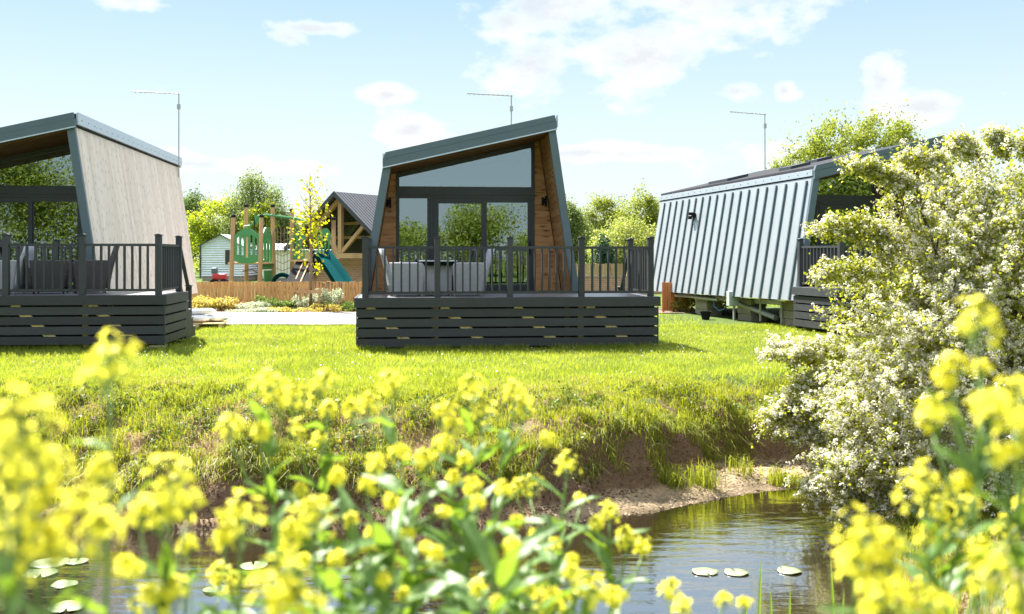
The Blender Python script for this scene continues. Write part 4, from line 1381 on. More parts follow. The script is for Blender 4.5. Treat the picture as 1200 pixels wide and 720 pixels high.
# ------------------------------------------------------------------ trees and shrubs
def limbs(mb, base, h, r, targets, rng, nseg=5):
    pts = [Vector(base)]
    lean = Vector((rng.normal() * .03, rng.normal() * .03, 0))
    for i in range(1, nseg + 1): pts.append(Vector(base) + Vector((0, 0, h * i / nseg)) + lean * h * (i / nseg) ** 2)
    rad = [r * (1.25 if i == 0 else 1 - .75 * i / nseg) for i in range(nseg + 1)]
    mb.tube(pts, rad, 8)
    for tg in targets:
        tg = Vector(tg)
        s = min(max((tg.z - base[2]) / h * .55 + rng.uniform(-.12, .05), .18), .9)
        k = s * nseg; i = int(k); f = k - i
        st = pts[i].lerp(pts[min(i + 1, nseg)], f)
        mid = st.lerp(tg, .5) + Vector((rng.normal(), rng.normal(), abs(rng.normal()) + .3)) * (tg - st).length * .10
        rr_ = r * .42 * (1 - .5 * s)
        mb.tube([st, st.lerp(mid, .5), mid, mid.lerp(tg, .6), tg], [rr_, rr_ * .8, rr_ * .6, rr_ * .35, rr_ * .12], 5, False)


def tree(name, label, loc, h, shape, leaf, n, mat, r=.2, group=None, nb=26, blob=.3, seed=1, droop=0.0, trunk_h=None, gap=.0, parts=True, low=.12, bark='bark'):
    """shape: list of (cx, cy, cz, rx, ry, rz) ellipsoids relative to the base"""
    rng = np.random.default_rng(seed)
    t = thing(name, label, name.replace('_', ' '), loc, 0, group)
    C = []
    wts = np.array([e[3] * e[4] * e[5] for e in shape]); wts = wts / wts.sum()
    for e, w in zip(shape, wts):
        k = max(3, int(round(nb * w)))
        d = unit(rng.normal(size=(k, 3))); rad = rng.uniform(.35, .92, k)[:, None] ** .6
        c = np.array(e[:3]) + d * rad * np.array(e[3:]) * .82
        br = blob * (e[3] * e[4] * e[5]) ** (1 / 3) * rng.uniform(.6, 1.25, k)
        for cc, b in zip(c, br):
            if cc[2] > low * h: C.append((*cc, b))
    C = np.array(C)
    wt = C[:, 3] ** 2.1; wt /= wt.sum()
    idx = rng.choice(len(C), n, p=wt)
    d = unit(rng.normal(size=(n, 3))); rad = rng.uniform(0, 1, n) ** (.38)
    # ragged edge
    rad *= 1 + .28 * rng.normal(size=n) * (rng.uniform(size=n) < .35)
    P = C[idx, :3] + d * (rad * C[idx, 3])[:, None] * np.array([1.15, 1.15, .9])
    # part of the foliage fills the whole crown so that the clumps run into one another
    nf = int(n * .45); ei = rng.choice(len(shape), nf, p=wts); Ea = np.array(shape)[ei]
    d2 = unit(rng.normal(size=(nf, 3))); r2 = rng.uniform(.15, 1.0, nf) ** .45
    r2 = r2 * (.86 + .20 * np.sin(d2[:, 0] * 6 + seed) * np.cos(d2[:, 2] * 7 + seed * 2) + .10 * rng.normal(size=nf))
    P[:nf] = Ea[:, :3] + d2 * r2[:, None] * Ea[:, 3:]; d[:nf] = d2
    if droop:
        P[:, 2] -= droop * C[idx, 3] * rng.uniform(0, 1, n) ** 2 * 1.6
    keep = P[:, 2] > low * h * .6
    P, d = P[keep], d[keep]
    if gap > 0:
        q = fbm(P[:, 0] * 1.1 + 50, P[:, 2] * 1.1 + P[:, 1] * .7 + 50, seed)
        k = q > gap; P, d = P[k], d[k]
    bias = unit(d + np.array([0, 0, .8]))
    V = leaf_quads(P, leaf, bias, .45, .62, rng)
    faces_mesh('crown', V, 4, mat, t)
    mb = MB()
    tg = C[rng.choice(len(C), min(len(C), 14), replace=False), :3]
    limbs(mb, (0, 0, -.05), trunk_h or h * .7, r, tg, rng)
    mb.build('trunk', M[bark], t, smooth=True)
    return t


L_DARK = m_leaf('dark_green_leaf', (.04, .085, .016), (.11, .17, .03), .4, .45, nscale=.35)
L_WILLOW = m_leaf('willow_leaf', (.09, .14, .04), (.22, .27, .085), .45, .5, nscale=.35)
L_MAPLE = m_leaf('yellow_green_leaf', (.19, .27, .03), (.37, .42, .06), .5, .5, nscale=.5)
L_MID = m_leaf('mid_green_leaf', (.12, .17, .025), (.28, .32, .055), .45, .5, nscale=.35)
L_PALE = m_leaf('pale_green_leaf', (.18, .23, .05), (.36, .40, .11), .45, .5, nscale=.35)
L_YOUNG = m_leaf('young_yellow_leaf', (.28, .35, .03), (.50, .48, .05), .5, .5, nscale=2)
L_BUD = m_leaf('budding_leaf', (.16, .16, .06), (.28, .26, .10), .4, .6, nscale=.6)
L_CONIF = m_leaf('conifer_leaf', (.012, .045, .022), (.035, .09, .04), .2, .5, nscale=.6)


def T(px, D): return ((px - 600) / 1200 * D, D, 0)


GB = 'trees beyond the play area'
tree('willow_tree', 'tall grey green willow with a domed crown, behind the play tower', T(302, 82), 9.4, [(0, 0, 5.2, 3.2, 2.6, 3.9), (-.3, 0, 3.4, 3.4, 2.4, 2.6), (2.0, 0, 3.2, 1.5, 1.6, 2.8)], .17, 34000, L_WILLOW, .35, GB, 40, .26, 3, .8)
tree('maple_tree', 'bright yellow green tree behind the white caravan roof', T(262, 84), 6.6, [(0, 0, 4.6, 3.4, 2, 2.4), (-2.4, 0, 3.5, 1.9, 1.5, 2), (2.2, 0, 4.2, 1.6, 1.4, 2.0)], .20, 15000, L_MAPLE, .15, GB, 36, .26, 4)
tree('maple_tree', 'bright yellow green tree leaning in front of the willow, beside the tower', T(303, 80), 6.4, [(0, 0, 4.3, 1.7, 1.4, 1.8), (.8, 0, 5.3, .7, .7, 1.3)], .18, 6500, L_MAPLE, .14, GB, 16, .3, 5)
tree('broadleaf_tree', 'dark green tree at the edge of the pale wall', T(221, 92), 8.2, [(0, 0, 5.0, 2.2, 2, 3.2), (1.2, 0, 3.2, 1.6, 1.5, 2.4)], .18, 11000, L_DARK, .25, GB, 24, .3, 6)
tree('broadleaf_tree', 'thin budding tree with bare twigs left of the shelter roof', T(392, 95), 8.4, [(0, 0, 5.6, 2.6, 2, 2.4), (-1.6, 0, 4.2, 1.4, 1.4, 2.2)], .13, 4200, L_BUD, .22, GB, 30, .26, 7, gap=.42)
tree('broadleaf_tree', 'dark shrubby tree low behind the climbing net', T(345, 84), 5.2, [(0, 0, 2.8, 2.6, 2, 2.3), (-1.5, 0, 2.4, 1.6, 1.4, 2.2)], .18, 9000, L_DARK, .2, GB, 22, .3, 8)
tree('broadleaf_tree', 'thin bare topped tree left of the willow', T(240, 98), 8.6, [(0, 0, 6.0, 1.6, 1.4, 2.0)], .13, 2200, L_BUD, .16, GB, 16, .3, 27, gap=.4)
GR = 'trees beyond the right deck'
tree('broadleaf_tree', 'bluish green tree touching the right edge of the middle lodge', T(670, 78), 6.6, [(0, 0, 3.4, 1.9, 1.5, 3.0)], .17, 14000, L_WILLOW, .2, GR, 20, .3, 9)
tree('broadleaf_tree', 'mid green tree standing behind the round pale willow', T(708, 96), 8.3, [(0, 0, 4.6, 2.9, 2, 3.5), (-1.8, 0, 3.4, 1.9, 1.5, 2.8)], .19, 22000, L_MID, .25, GR, 28, .28, 10)
tree('broadleaf_tree', 'tallest green tree left of the metal lodge', T(752, 92), 8.6, [(0, 0, 4.8, 2.6, 2, 3.5), (1.4, 0, 3.6, 1.6, 1.4, 3.0)], .19, 20000, L_MID, .25, GR, 24, .28, 11)
tree('willow_tree', 'round pale green willow behind the right deck railing', T(733, 72), 5.2, [(0, 0, 2.6, 2.9, 2.2, 2.6)], .15, 20000, L_PALE, .25, GR, 30, .28, 12, .7, low=.05)
tree('conifer', 'small dark conifer seen through the right railing', T(707, 58), 3.4, [(0, 0, 1.5, .8, .8, 1.5), (0, 0, 2.4, .45, .45, .9)], .12, 5000, L_CONIF, .1, GR, 22, .35, 13, low=.05)
tree('broadleaf_tree', 'wide airy tree rising over the roof of the metal lodge', T(1008, 62), 11.3, [(0, 0, 7.7, 5.8, 3, 2.9), (-3.4, 0, 7.0, 2.6, 2, 2.2), (3.4, 0, 7.2, 2.6, 2, 2.4), (.5, 0, 9.2, 3.6, 2, 1.9)], .17, 30000, L_MID, .32, None, 70, .18, 14, gap=.46)

# young staked tree before the fence
ypos = at(364, 368, 34.2); ypos.z = 0
yt_ = thing('young_tree', 'slender young tree with sparse golden leaves before the fence', 'young tree', ypos)
rng = np.random.default_rng(21)
m_ = MB(); m_.tube([(0, 0, 0), (.02, 0, 1.6), (0, 0, 3.0), (-.04, 0, 4.62)], [.055, .045, .03, .006], 7)
tipz = []
for i in range(34):
    z = rng.uniform(1.3, 4.2); a = rng.uniform(0, 2 * math.pi); L = (1.05 if z < 3.1 else .75) * rng.uniform(.5, 1.1)
    d = Vector((math.cos(a), math.sin(a) * .8, 0)) * .62 + Vector((0, 0, .75)); d.normalize()
    p0 = Vector((0, 0, z - .15)); p1 = p0 + d * L
    m_.tube([p0, p0.lerp(p1, .5) + Vector((0, 0, -.05)), p1], [.014, .009, .003], 4, False); tipz.append((p0, p1, z))
m_.build('trunk', M['young_bark'], yt_, smooth=True)
P = []
for p0, p1, z in tipz:
    k = int(25 if z < 3.2 else 6)
    for j in range(k):
        s = rng.uniform(.25, 1.05); P.append(np.array(p0.lerp(p1, s)) + rng.normal(0, .11, 3))
P = np.array(P)
faces_mesh('crown', leaf_quads(P, .135, np.array([0, 0, 1.0]), .4, .7, rng), 4, L_YOUNG, yt_)
stk = thing('tree_stake', 'wooden stake and crossbar with black tie holding the young tree', 'tree stake', ypos + Vector((0, -.12, 0)))
for sx in (-.32, .32):
    m_ = MB(); m_.box(sx - .035, sx + .035, -.05, .02, 0, .78); m_.build('stake', M['post'], stk)
m_ = MB(); m_.box(-.42, .42, -.075, -.051, .60, .70); m_.build('crossbar', M['post'], stk)
m_ = MB(); m_.box(-.06, .06, -.02, .17, .62, .69); m_.build('tie', M['black'], stk)

# border planting along the fence
B_GOLD = m_leaf('golden_shrub_leaf', (.34, .32, .06), (.54, .46, .14), .4, .55, nscale=2)
B_VAR = m_leaf('variegated_leaf', (.30, .36, .22), (.52, .55, .40), .35, .55, nscale=2)
B_GREEN = m_leaf('border_green_leaf', (.05, .11, .02), (.16, .22, .05), .4, .5, nscale=2)
B_RED = m_leaf('bronze_leaf', (.16, .08, .03), (.36, .22, .08), .35, .55, nscale=2)


def shrub(label, px, D, w, h, mat, n=900, leaf=.075, seed=0, spikes=0):
    rng = np.random.default_rng(100 + seed)
    h *= .62 if 'spik' not in label else .8
    p = at(px, 300, D); t = thing('border_shrub', label, 'shrub', (p.x, D, 0.0), 0, 'shrubs in the bed below the fence')
    C = np.stack([rng.uniform(-w / 2, w / 2, 9), rng.uniform(-.3, .3, 9), rng.uniform(.25, .75, 9) * h], -1)
    i = rng.integers(0, 9, n); d = unit(rng.normal(size=(n, 3))) * (rng.uniform(0, 1, n) ** .4)[:, None]
    P = C[i] + d * np.array([w * .24, .22, h * .32]); P[:, 2] = np.maximum(P[:, 2], .03)
    faces_mesh('foliage', leaf_quads(P, leaf, unit(d + np.array([0, -.3, .8])), .4, .6, rng), 4, mat, t)
    m = MB()
    for k in range(7):
        a = C[k]; m.tube([(a[0] * .3, a[1] * .3, 0), (a[0] * .8, a[1], a[2] * .6), tuple(a)], [.014, .009, .004], 4, False)
    for k in range(spikes):
        x = rng.uniform(-w / 2, w / 2); m.tube([(x, 0, 0), (x + .03, 0, h * .9), (x + .04, 0, h * rng.uniform(1.1, 1.4))], [.01, .01, .03], 5)
    m.build('stems', M['young_bark'], t)
    return t


sh = [('golden shrub beside the pale lodge wall', 226, 34.6, .9, .85, B_GOLD), ('golden shrub second from the pale lodge wall', 243, 34.4, .9, .75, B_GOLD), ('peach tinted golden shrub with bare red stems beside it', 258, 34.4, .9, .8, B_GOLD),
      ('low bronze shrub between the golden and the variegated ones', 276, 34.6, .6, .5, B_RED), ('pale variegated cushion left of the flower bed centre', 291, 34.2, .8, .5, B_VAR), ('broad pale variegated cushion in the middle of the bed', 308, 34.3, .9, .55, B_VAR),
      ('green leafy plant reaching halfway up the fence', 312, 35.0, .6, .9, B_GREEN), ('dark green shrub with strappy leaves right of the cushions', 327, 34.4, 1.0, .62, B_GREEN), ('small dark green shrub in the gap left of the young tree', 341, 34.4, .5, .5, B_GREEN),
      ('pale yellow spiky plant at the foot of the young tree', 353, 34.3, .6, .7, B_VAR), ('tall flower spikes just right of the young tree', 374, 34.5, .6, 1.0, B_PALE if False else B_VAR), ('second clump of tall pale spikes near the fence end', 391, 34.6, .5, .95, B_VAR),
      ('low yellow green clump at the path edge under the spikes', 383, 33.6, .9, .35, G_LAWN and B_GOLD), ('pale yellow low ground cover at the path edge', 335, 33.2, 1.2, .3, B_GOLD), ('low grey green mat along the path, below the cushions', 298, 33.2, 1.5, .28, B_VAR), ('dark green shrub at the right end of the bed', 402, 34.3, 1.0, .55, B_GREEN), ('low green ground shrub by the middle deck', 414, 34.0, .7, .4, B_GREEN)]
for i, (lb, px, D, w, h, mt) in enumerate(sh):
    shrub(lb, px, D, w, h, mt, 800, .085, i, 6 if 'spik' in lb else 0)
for i, (lb, px, D, w, h, mt) in enumerate([('yellow leaved shrub under the far end of the metal lodge', 800, 33.8, 1.0, .85, B_GOLD), ('green and bronze shrub seen under the metal lodge', 822, 34.5, 1.3, .95, B_RED), ('leafy green shrub behind the waste pipe', 838, 35, .9, .8, B_GREEN)]):
    shrub(lb, px, D, w, h, mt, 900, .085, 40 + i)

# far hedges that close the horizon, and the wood behind the photographer that the glass reflects
def far_mass(name, pts, leaf, mat, n0, seed):
    rng = np.random.default_rng(seed); Vs = []
    for x, y, w, h in pts:
        nbl = 26; n = int(n0 * max(1, h / 5))
        C = np.stack([rng.uniform(-w / 2, w / 2, nbl) + x, rng.uniform(-1.5, 1.5, nbl) + y, rng.uniform(.1, .85, nbl) * h], -1)
        i = rng.integers(0, nbl, n); d = unit(rng.normal(size=(n, 3))) * (rng.uniform(0, 1, n) ** .4)[:, None]
        P = C[i] + d * np.array([w * .24, 1.4, h * .22]); P[:, 2] = np.maximum(P[:, 2], .05)
        Vs.append(leaf_quads(P, leaf, unit(d + np.array([0, 0, .6])), .4, .7, rng))
    return tag(faces_mesh(name, np.concatenate(Vs), 4, mat), kind='stuff')


rg = random.Random(9)
far_mass('distant_hedge', [(x, 104 + rg.uniform(-4, 4), 9, rg.uniform(3.2, 4.6)) for x in range(-84, 90, 7)], .38, L_MID, 1200, 31)
far_mass('woodland', [(x, -31 + rg.uniform(-3, 3), 6.5, rg.uniform(4.4, 6.2)) for x in range(-14, 34, 4)] + [(x, -24 + rg.uniform(-3, 3), 7, rg.uniform(9, 12)) for x in range(-46, -14, 5)] + [(x, -8 + rg.uniform(-3, 3), 7, rg.uniform(8, 11)) for x in range(30, 60, 6)] + [(x, 1 + rg.uniform(-2, 2), 7, rg.uniform(11, 14)) for x in range(34, 60, 5)], .20, L_MID, 7500, 32)
# ------------------------------------------------------------------ the blossoming bush on the right
H_LEAF = m_leaf('hawthorn_leaf', (.15, .20, .02), (.38, .40, .07), .5, .5, nscale=1.2)
H_BLOS = m_leaf('hawthorn_blossom', (.72, .69, .56), (.86, .84, .74), .38, .65, tcol=(.84, .81, .64), nscale=2)


def hawthorn():
    rng = np.random.default_rng(77)
    base = at(1135, 590, 11.6); base.z = float(height([base.x], [base.y])[0]) - .05
    t = thing('hawthorn', 'large hawthorn bush covered in white blossom, overhanging the bank on the right', 'hawthorn bush', base)
    E = [(1145, 365, 115, 150, 11.6, 1.0), (1175, 250, 80, 50, 11.8, .5), (1100, 282, 58, 52, 11.5, .5), (1058, 402, 80, 88, 11.2, .8), (995, 475, 56, 46, 11.7, .5), (1050, 490, 85, 78, 11.0, .7), (1130, 500, 90, 85, 10.9, .7),
         (1265, 400, 120, 210, 11.6, 1.0), (1250, 240, 85, 46, 11.9, .5), (1045, 335, 40, 46, 11.5, .4), (1125, 232, 34, 26, 11.7, .3), (1010, 545, 45, 45, 11.3, .3), (1075, 228, 26, 18, 11.5, .25)]
    sprays = [((1075, 225), (996, 196), 11.5), ((1085, 245), (1020, 205), 11.6), ((1060, 290), (978, 262), 11.5), ((1050, 300), (962, 268), 11.4), ((1045, 330), (962, 324), 11.5), ((1010, 420), (925, 418), 11.8), ((985, 440), (906, 412), 12.0),
              ((970, 470), (898, 500), 12.0), ((965, 490), (905, 488), 11.9), ((990, 520), (918, 512), 11.8), ((1000, 550), (950, 575), 11.5), ((1020, 560), (985, 605), 11.2), ((1060, 560), (1030, 600), 11.0), ((1120, 210), (1060, 186), 11.7), ((1150, 190), (1120, 172), 11.8), ((1180, 190), (1165, 165), 11.9), ((985, 450), (930, 462), 11.9), ((1200, 190), (1215, 160), 11.9)]
    O = []; Dn = []; Ln = []; main = MB(); twig = MB()
    tot = 4700
    ws = np.array([e[2] * e[3] * (1 if e[0] < 1220 else .6) for e in E], float); ws /= ws.sum()
    Bv = np.array(base)
    ends = []
    for e, w in zip(E, ws):
        k = int(tot * w); c = np.array(at(e[0], e[1], e[4])); rx = e[2] / 1200 * e[4]; rz = e[3] / 1200 * e[4]; ry = e[5] * 1.0 + .25
        d = unit(rng.normal(size=(k, 3)))
        d[:, 1] -= .25; d = unit(d)
        rad = rng.uniform(.12, 1.06, k) ** .5
        rad *= 1 + .13 * rng.normal(size=k) + .10 * np.sin(d[:, 0] * 9 + d[:, 2] * 7 + e[0])
        P = c + d * rad[:, None] * np.array([rx, ry, rz])
        dir_ = unit(d * .9 + rng.normal(size=(k, 3)) * .45 + np.array([-.15, -.1, .05]))
        O.append(P); Dn.append(dir_); Ln.append(rng.uniform(.16, .40, k))
        for j in range(6): ends.append(Vector(P[j]))
    for a, b, D in sprays:
        a = at(*a, D); b = at(*b, D - .1); n = 30
        sag = Vector((0, 0, -.04))
        path = [a.lerp(b, s) + Vector((0, 0, .10 * math.sin(math.pi * s))) for s in np.linspace(0, 1, n)]
        main.tube([tuple(p - base) for p in path[::4]] + [tuple(path[-1] - base)], list(np.linspace(.014, .003, len(path[::4]) + 1)), 4, False)
        for rep in range(3):
            for p in path[2:]:
                O.append(np.array([p]) + rng.normal(0, .035, (1, 3))); dv = np.array([(b - a).normalized()]) * .8 + rng.normal(size=(1, 3)) * .6
                Dn.append(unit(dv)); Ln.append(np.array([rng.uniform(.07, .2)]))
    O = np.concatenate(O); Dn = np.concatenate(Dn); Ln = np.concatenate(Ln)
    # keep twigs above ground and out of the water corner
    g = height(O[:, 0], O[:, 1]); k = O[:, 2] > g + .12
    O, Dn, Ln = O[k], Dn[k], Ln[k]
    n = len(O)
    # woody limbs
    for j, e in enumerate(ends):
        m0 = Vector(base) + Vector((rng.normal() * .25, rng.normal() * .2, 0)); mid = m0.lerp(e, .5) + Vector((rng.normal() * .15, rng.normal() * .15, .25))
        r0 = rng.uniform(.03, .065)
        main.tube([m0 - base, m0.lerp(mid, .5) + Vector((0, 0, .08)) - base, mid - base, mid.lerp(e, .55) - base, e - base], [r0, r0 * .8, r0 * .55, r0 * .3, .005], 6, False)
    main.build('branches', M['bark'], t, smooth=True)
    # twigs: thin three sided sprigs
    s1 = O + Dn * Ln[:, None]; s1[:, 2] -= Ln * .15
    sd = unit(np.cross(Dn, rng.normal(size=(n, 3)))) * .0035; sd2 = np.cross(Dn, sd)
    Q = np.concatenate([np.stack([O - sd, O + sd, s1 + sd * .4, s1 - sd * .4], 1), np.stack([O - sd2, O + sd2, s1 + sd2 * .4, s1 - sd2 * .4], 1)])
    faces_mesh('twigs', Q - Bv, 4, M['bark'], t)
    # leaves
    per = 17
    s = rng.uniform(.05, 1.05, (n, per, 1))
    P = (O[:, None, :] + (s1 - O)[:, None, :] * s + rng.normal(0, .035, (n, per, 3))).reshape(-1, 3)
    faces_mesh('leaves', leaf_quads(P, .042, np.array([-.1, -.1, .9]), .4, .75, rng) - Bv, 4, H_LEAF, t)
    # corymbs of blossom: little domes of five-petalled flowers
    pc_ = fbm(O[:, 0] * 1.3, O[:, 2] * 1.3 + O[:, 1], 15)
    cnt = np.where(pc_ > .52, 10, np.where(pc_ > .40, 6, 2))
    hi = np.clip((O[:, 2] - (base.z + 2.5)) / 1.0, 0, 1); cnt = np.maximum(1, (cnt * (1 - .45 * hi)).astype(int))
    idx = np.repeat(np.arange(n), cnt)
    s = rng.uniform(.15, 1.05, (len(idx), 1))
    Cc = O[idx] + (s1 - O)[idx] * s + rng.normal(0, .02, (len(idx), 3)) + np.array([0, -.01, .015])
    fl = 11
    u = unit(rng.normal(size=(len(Cc), fl, 3)) + np.array([0, -.25, .7]))
    Pf = (Cc[:, None, :] + u * rng.uniform(.016, .032, (len(Cc), 1, 1))).reshape(-1, 3); nf = u.reshape(-1, 3)
    faces_mesh('blossom', leaf_quads(Pf, .0188, nf, .75, .95, rng) - Bv, 4, H_BLOS, t)


hawthorn()

# ------------------------------------------------------------------ oilseed rape in front of the lens
Y_PET = m_leaf('rape_petal', (.82, .72, .03), (.90, .83, .08), .5, .5, tcol=(.95, .88, .10), nscale=8, spec=.2)
R_BUD = m_leaf('rape_bud', (.20, .26, .03), (.42, .42, .04), .3, .5, nscale=9)


def _rl():
    t = NT('rape_leaf'); co = t.coords()
    n = t.noise(9, co, 3)
    c = t.mix(n, (.07, .15, .045), (.17, .27, .075))
    b = t.bsdf(c, .42, 0, .4, bump=t.noise(35, co, 3), bump_d=.004)
    tr = t.N('ShaderNodeBsdfTranslucent'); tr.inputs[0].default_value = (.26, .40, .03, 1)
    mx = t.N('ShaderNodeMixShader'); mx.inputs[0].default_value = .40
    t.l.new(b, mx.inputs[1]); t.l.new(tr.outputs[0], mx.inputs[2])
    return t.finish(mx.outputs[0])


R_LEAF = _rl()
R_STEM = m_plain('rape_stem', (.15, .24, .06), .5, 0, .2, 30)


def flower_head(c, r, axis, parent, org, rng, n=None, name='flower_head'):
    """a dome of four-petalled flowers, older ones lower and wider, buds on top"""
    axis = Vector(axis).normalized(); a = axis.orthogonal().normalized(); b = axis.cross(a)
    r *= .84; n = n or int(3 + r * 640)
    Q = []; ped = MB()
    fs_ = .0098
    for i in range(n):
        f = i / n
        th = i * 2.39996 + rng.uniform(-.3, .3)
        ph = math.acos(1 - 1.25 * f) if f < .95 else 1.6
        rr = r * rng.uniform(.55, 1.28)
        dv = (a * math.cos(th) + b * math.sin(th)) * math.sin(ph) + axis * math.cos(ph)
        p = Vector(c) + dv * rr + axis * (-(.3 + .5 * rng.uniform()) * r * (f ** 2))
        st_ = Vector(c) - axis * (r * (.25 + 1.3 * f))
        ped.tube([st_, st_.lerp(p, .6), p], [.0011, .0009, .0008], 3, False)
        nrm = (dv + Vector((rng.normal() * .3, rng.normal() * .3, .35 + rng.normal() * .3))).normalized()
        u = nrm.orthogonal().normalized(); v = nrm.cross(u)
        ro = rng.uniform(0, math.pi); u, v = u * math.cos(ro) + v * math.sin(ro), v * math.cos(ro) - u * math.sin(ro)
        s = fs_ * rng.uniform(.85, 1.2)
        for k in range(4):
            d = (u, v, -u, -v)[k]; e = nrm.cross(d)
            w = s * .48
            cup = nrm * s * .30
            Q.append([p, p + d * s * .55 + e * w + cup * .6, p + d * s * 1.15 + e * w * .55 + cup * rng.uniform(.3, 1.2), p + d * s * .55 - e * w + cup * .6][:1] + [p + d * s * .5 + e * w * .8 + cup * .5, p + d * s * 1.2 + e * w * .15 + cup * rng.uniform(.3, 1.1), p + d * s * .5 - e * w * .8 + cup * .5])
    V = np.array([[tuple(x) for x in q] for q in Q]) - np.array(org)
    h = faces_mesh(name, V, 4, Y_PET, parent)
    ped.v = [tuple(Vector(x) - Vector(org)) for x in ped.v]
    ped.build('pedicels', R_STEM, h)
    bd = MB()
    for i in range(int(14 + r * 150)):
        d = Vector((rng.normal(), rng.normal(), rng.normal())).normalized() * r * .42 * rng.uniform(.2, 1)
        p = Vector(c) + d + axis * r * .55
        q = p + (axis + d * 8).normalized() * .006
        bd.tube([p, p.lerp(q, .5), q], [.0012, .0026, .0010], 5)
    bd.v = [tuple(Vector(x) - Vector(org)) for x in bd.v]
    bd.build('buds', R_BUD, h)
    return h


def rape_leaf(p, d, L, w, parent, org, rng):
    """wavy clasping leaf from p in direction d"""
    d = Vector(d).normalized(); sd = d.cross(Vector((0, 0, 1)))
    sd = sd.normalized() if sd.length > .05 else Vector((1, 0, 0)); up = sd.cross(d)
    ns, nw = 9, 5
    vs = []; fs = []
    curl = rng.uniform(.15, .7); tw = rng.normal() * .5; wav = rng.uniform(.06, .16); ph = rng.uniform(0, 6)
    for i in range(ns + 1):
        s = i / ns
        cen = Vector(p) + d * (L * s) - up * (curl * L * s * s * .6)
        hw = w * .5 * (math.sin(math.pi * min(1, s * .92 + .06)) ** .75) * (1.15 - .45 * s) + .002
        a = tw * s
        e = sd * math.cos(a) + up * math.sin(a); u = up * math.cos(a) - sd * math.sin(a)
        for k in range(nw):
            q = -1 + 2 * k / (nw - 1)
            vs.append(cen + e * hw * q + u * (abs(q) * hw * .35 + (abs(q) > .6) * wav * w * math.sin(s * 11 + ph + q)) - Vector(org))
    for i in range(ns):
        for k in range(nw - 1): fs.append((i * nw + k, i * nw + k + 1, (i + 1) * nw + k + 1, (i + 1) * nw + k))
    m = MB(); m.add(vs, fs)
    return m.build('leaf', R_LEAF, parent, smooth=True)


def rape(label, D, heads, root_px, seed, leaves=5, leaf_L=.12, thick=.006, dz=None, group='oilseed rape plants on the near bank', leaf_from=.62, leaf_to=.97):
    """heads: [(px, py, radius_px[, depth offset])]; first one ends the main stem"""
    rng = np.random.default_rng(500 + seed)
    root = at(root_px, 700, D); root.z = float(height([root.x], [root.y])[0]) - .02
    org = Vector(root)
    t = thing('rapeseed_plant', label, 'rapeseed plant', org, 0, group)
    hs = []
    for h in heads:
        dd = h[3] if len(h) > 3 else rng.uniform(-.06, .06)
        hs.append((at(h[0], h[1], D + dd), h[2] / 1200 * D))
    top, r0 = hs[0]
    ctrl = [root, root.lerp(top, .35) + Vector((rng.normal() * .03, rng.normal() * .03, 0)), root.lerp(top, .7) + Vector((rng.normal() * .02, 0, 0)), top - Vector((0, 0, r0 * 1.2))]
    fine = []
    for i in range(25):
        s = i / 24 * 3; k = min(int(s), 2); f = s - k
        P0 = ctrl[max(k - 1, 0)]; P1 = ctrl[k]; P2 = ctrl[k + 1]; P3 = ctrl[min(k + 2, 3)]
        fine.append(.5 * ((2 * P1) + (P2 - P0) * f + (2 * P0 - 5 * P1 + 4 * P2 - P3) * f * f + (3 * P1 - P0 - 3 * P2 + P3) * f ** 3))
    m = MB(); m.tube([p - org for p in fine], list(np.linspace(thick, thick * .4, 25)), 8)
    m.build('stem', R_STEM, t, smooth=True)
    for c, r in hs:
        if c is not top:
            # branch leaves the main stem below the head
            cand = [(abs((c.z - q.z) - (.09 + (c - q).xy.length * .8)), i) for i, q in enumerate(fine)]
            i = min(cand)[1]; q = fine[i]
            e = c - Vector((0, 0, r * 1.1)); mid = q.lerp(e, .5) + Vector(((e - q).x * .12, 0, -.012))
            m = MB(); m.tube([q - org, q.lerp(mid, .5) - org + Vector((0, 0, -.004)), mid - org, mid.lerp(e, .5) - org, e - org], [thick * .6, thick * .55, thick * .5, thick * .42, thick * .35], 6)
            m.build('side_stem', R_STEM, t, smooth=True)
            if rng.uniform() < .8: rape_leaf(q, (e - q).normalized() * .8 + Vector((rng.normal() * .3, rng.normal() * .3, .1)), leaf_L * .7, leaf_L * .2, t, org, rng)
        flower_head(c, r, (rng.normal() * .2, rng.normal() * .2 - .1, 1), t, org, rng)
    leaves = int(leaves * 1.7)
    for k in range(leaves):
        s = leaf_from + (leaf_to - leaf_from) * (k + rng.uniform(0, .8)) / max(leaves, 1)
        q = fine[min(int(s * 24), 24)]
        a = k * 2.4 + rng.uniform(-.4, .4)
        rape_leaf(q, (math.cos(a), math.sin(a) * .8, rng.uniform(.2, 1.5)), leaf_L * rng.uniform(.5, 1.0), leaf_L * rng.uniform(.15, .27), t, org, rng)
    return t


# nearest, most blurred on the left
rape('tall blurred rapeseed plant whose single head overlaps the left deck', 1.30, [(130, 425, 36), (118, 552, 20, .03)], 122, 1, 3, .09)
rape('blurred rapeseed plant with a large head cut by the left edge', 1.05, [(28, 505, 48), (8, 560, 42), (52, 548, 30)], 30, 2, 2, .08)
rape('blurred rapeseed plant in the lower left corner with many heads', 1.10, [(40, 605, 44), (10, 660, 42), (100, 598, 34), (60, 640, 30), (5, 610, 34), (118, 622, 22)], 45, 3, 3, .08)
rape('blurred rapeseed plant with paired heads above the left lily pads', 1.55, [(200, 565, 32), (190, 598, 26), (165, 600, 20), (218, 590, 22)], 206, 4, 3, .10)
rape('rapeseed plant with a round head and dark gaps, left of the leafy clump', 1.6, [(281, 610, 33), (262, 632, 16), (218, 638, 11, .3)], 286, 5, 4, .10)
rape('rapeseed plant with a round pale head before the leafy clump', 1.7, [(367, 607, 31), (340, 622, 14)], 371, 6, 4, .10)
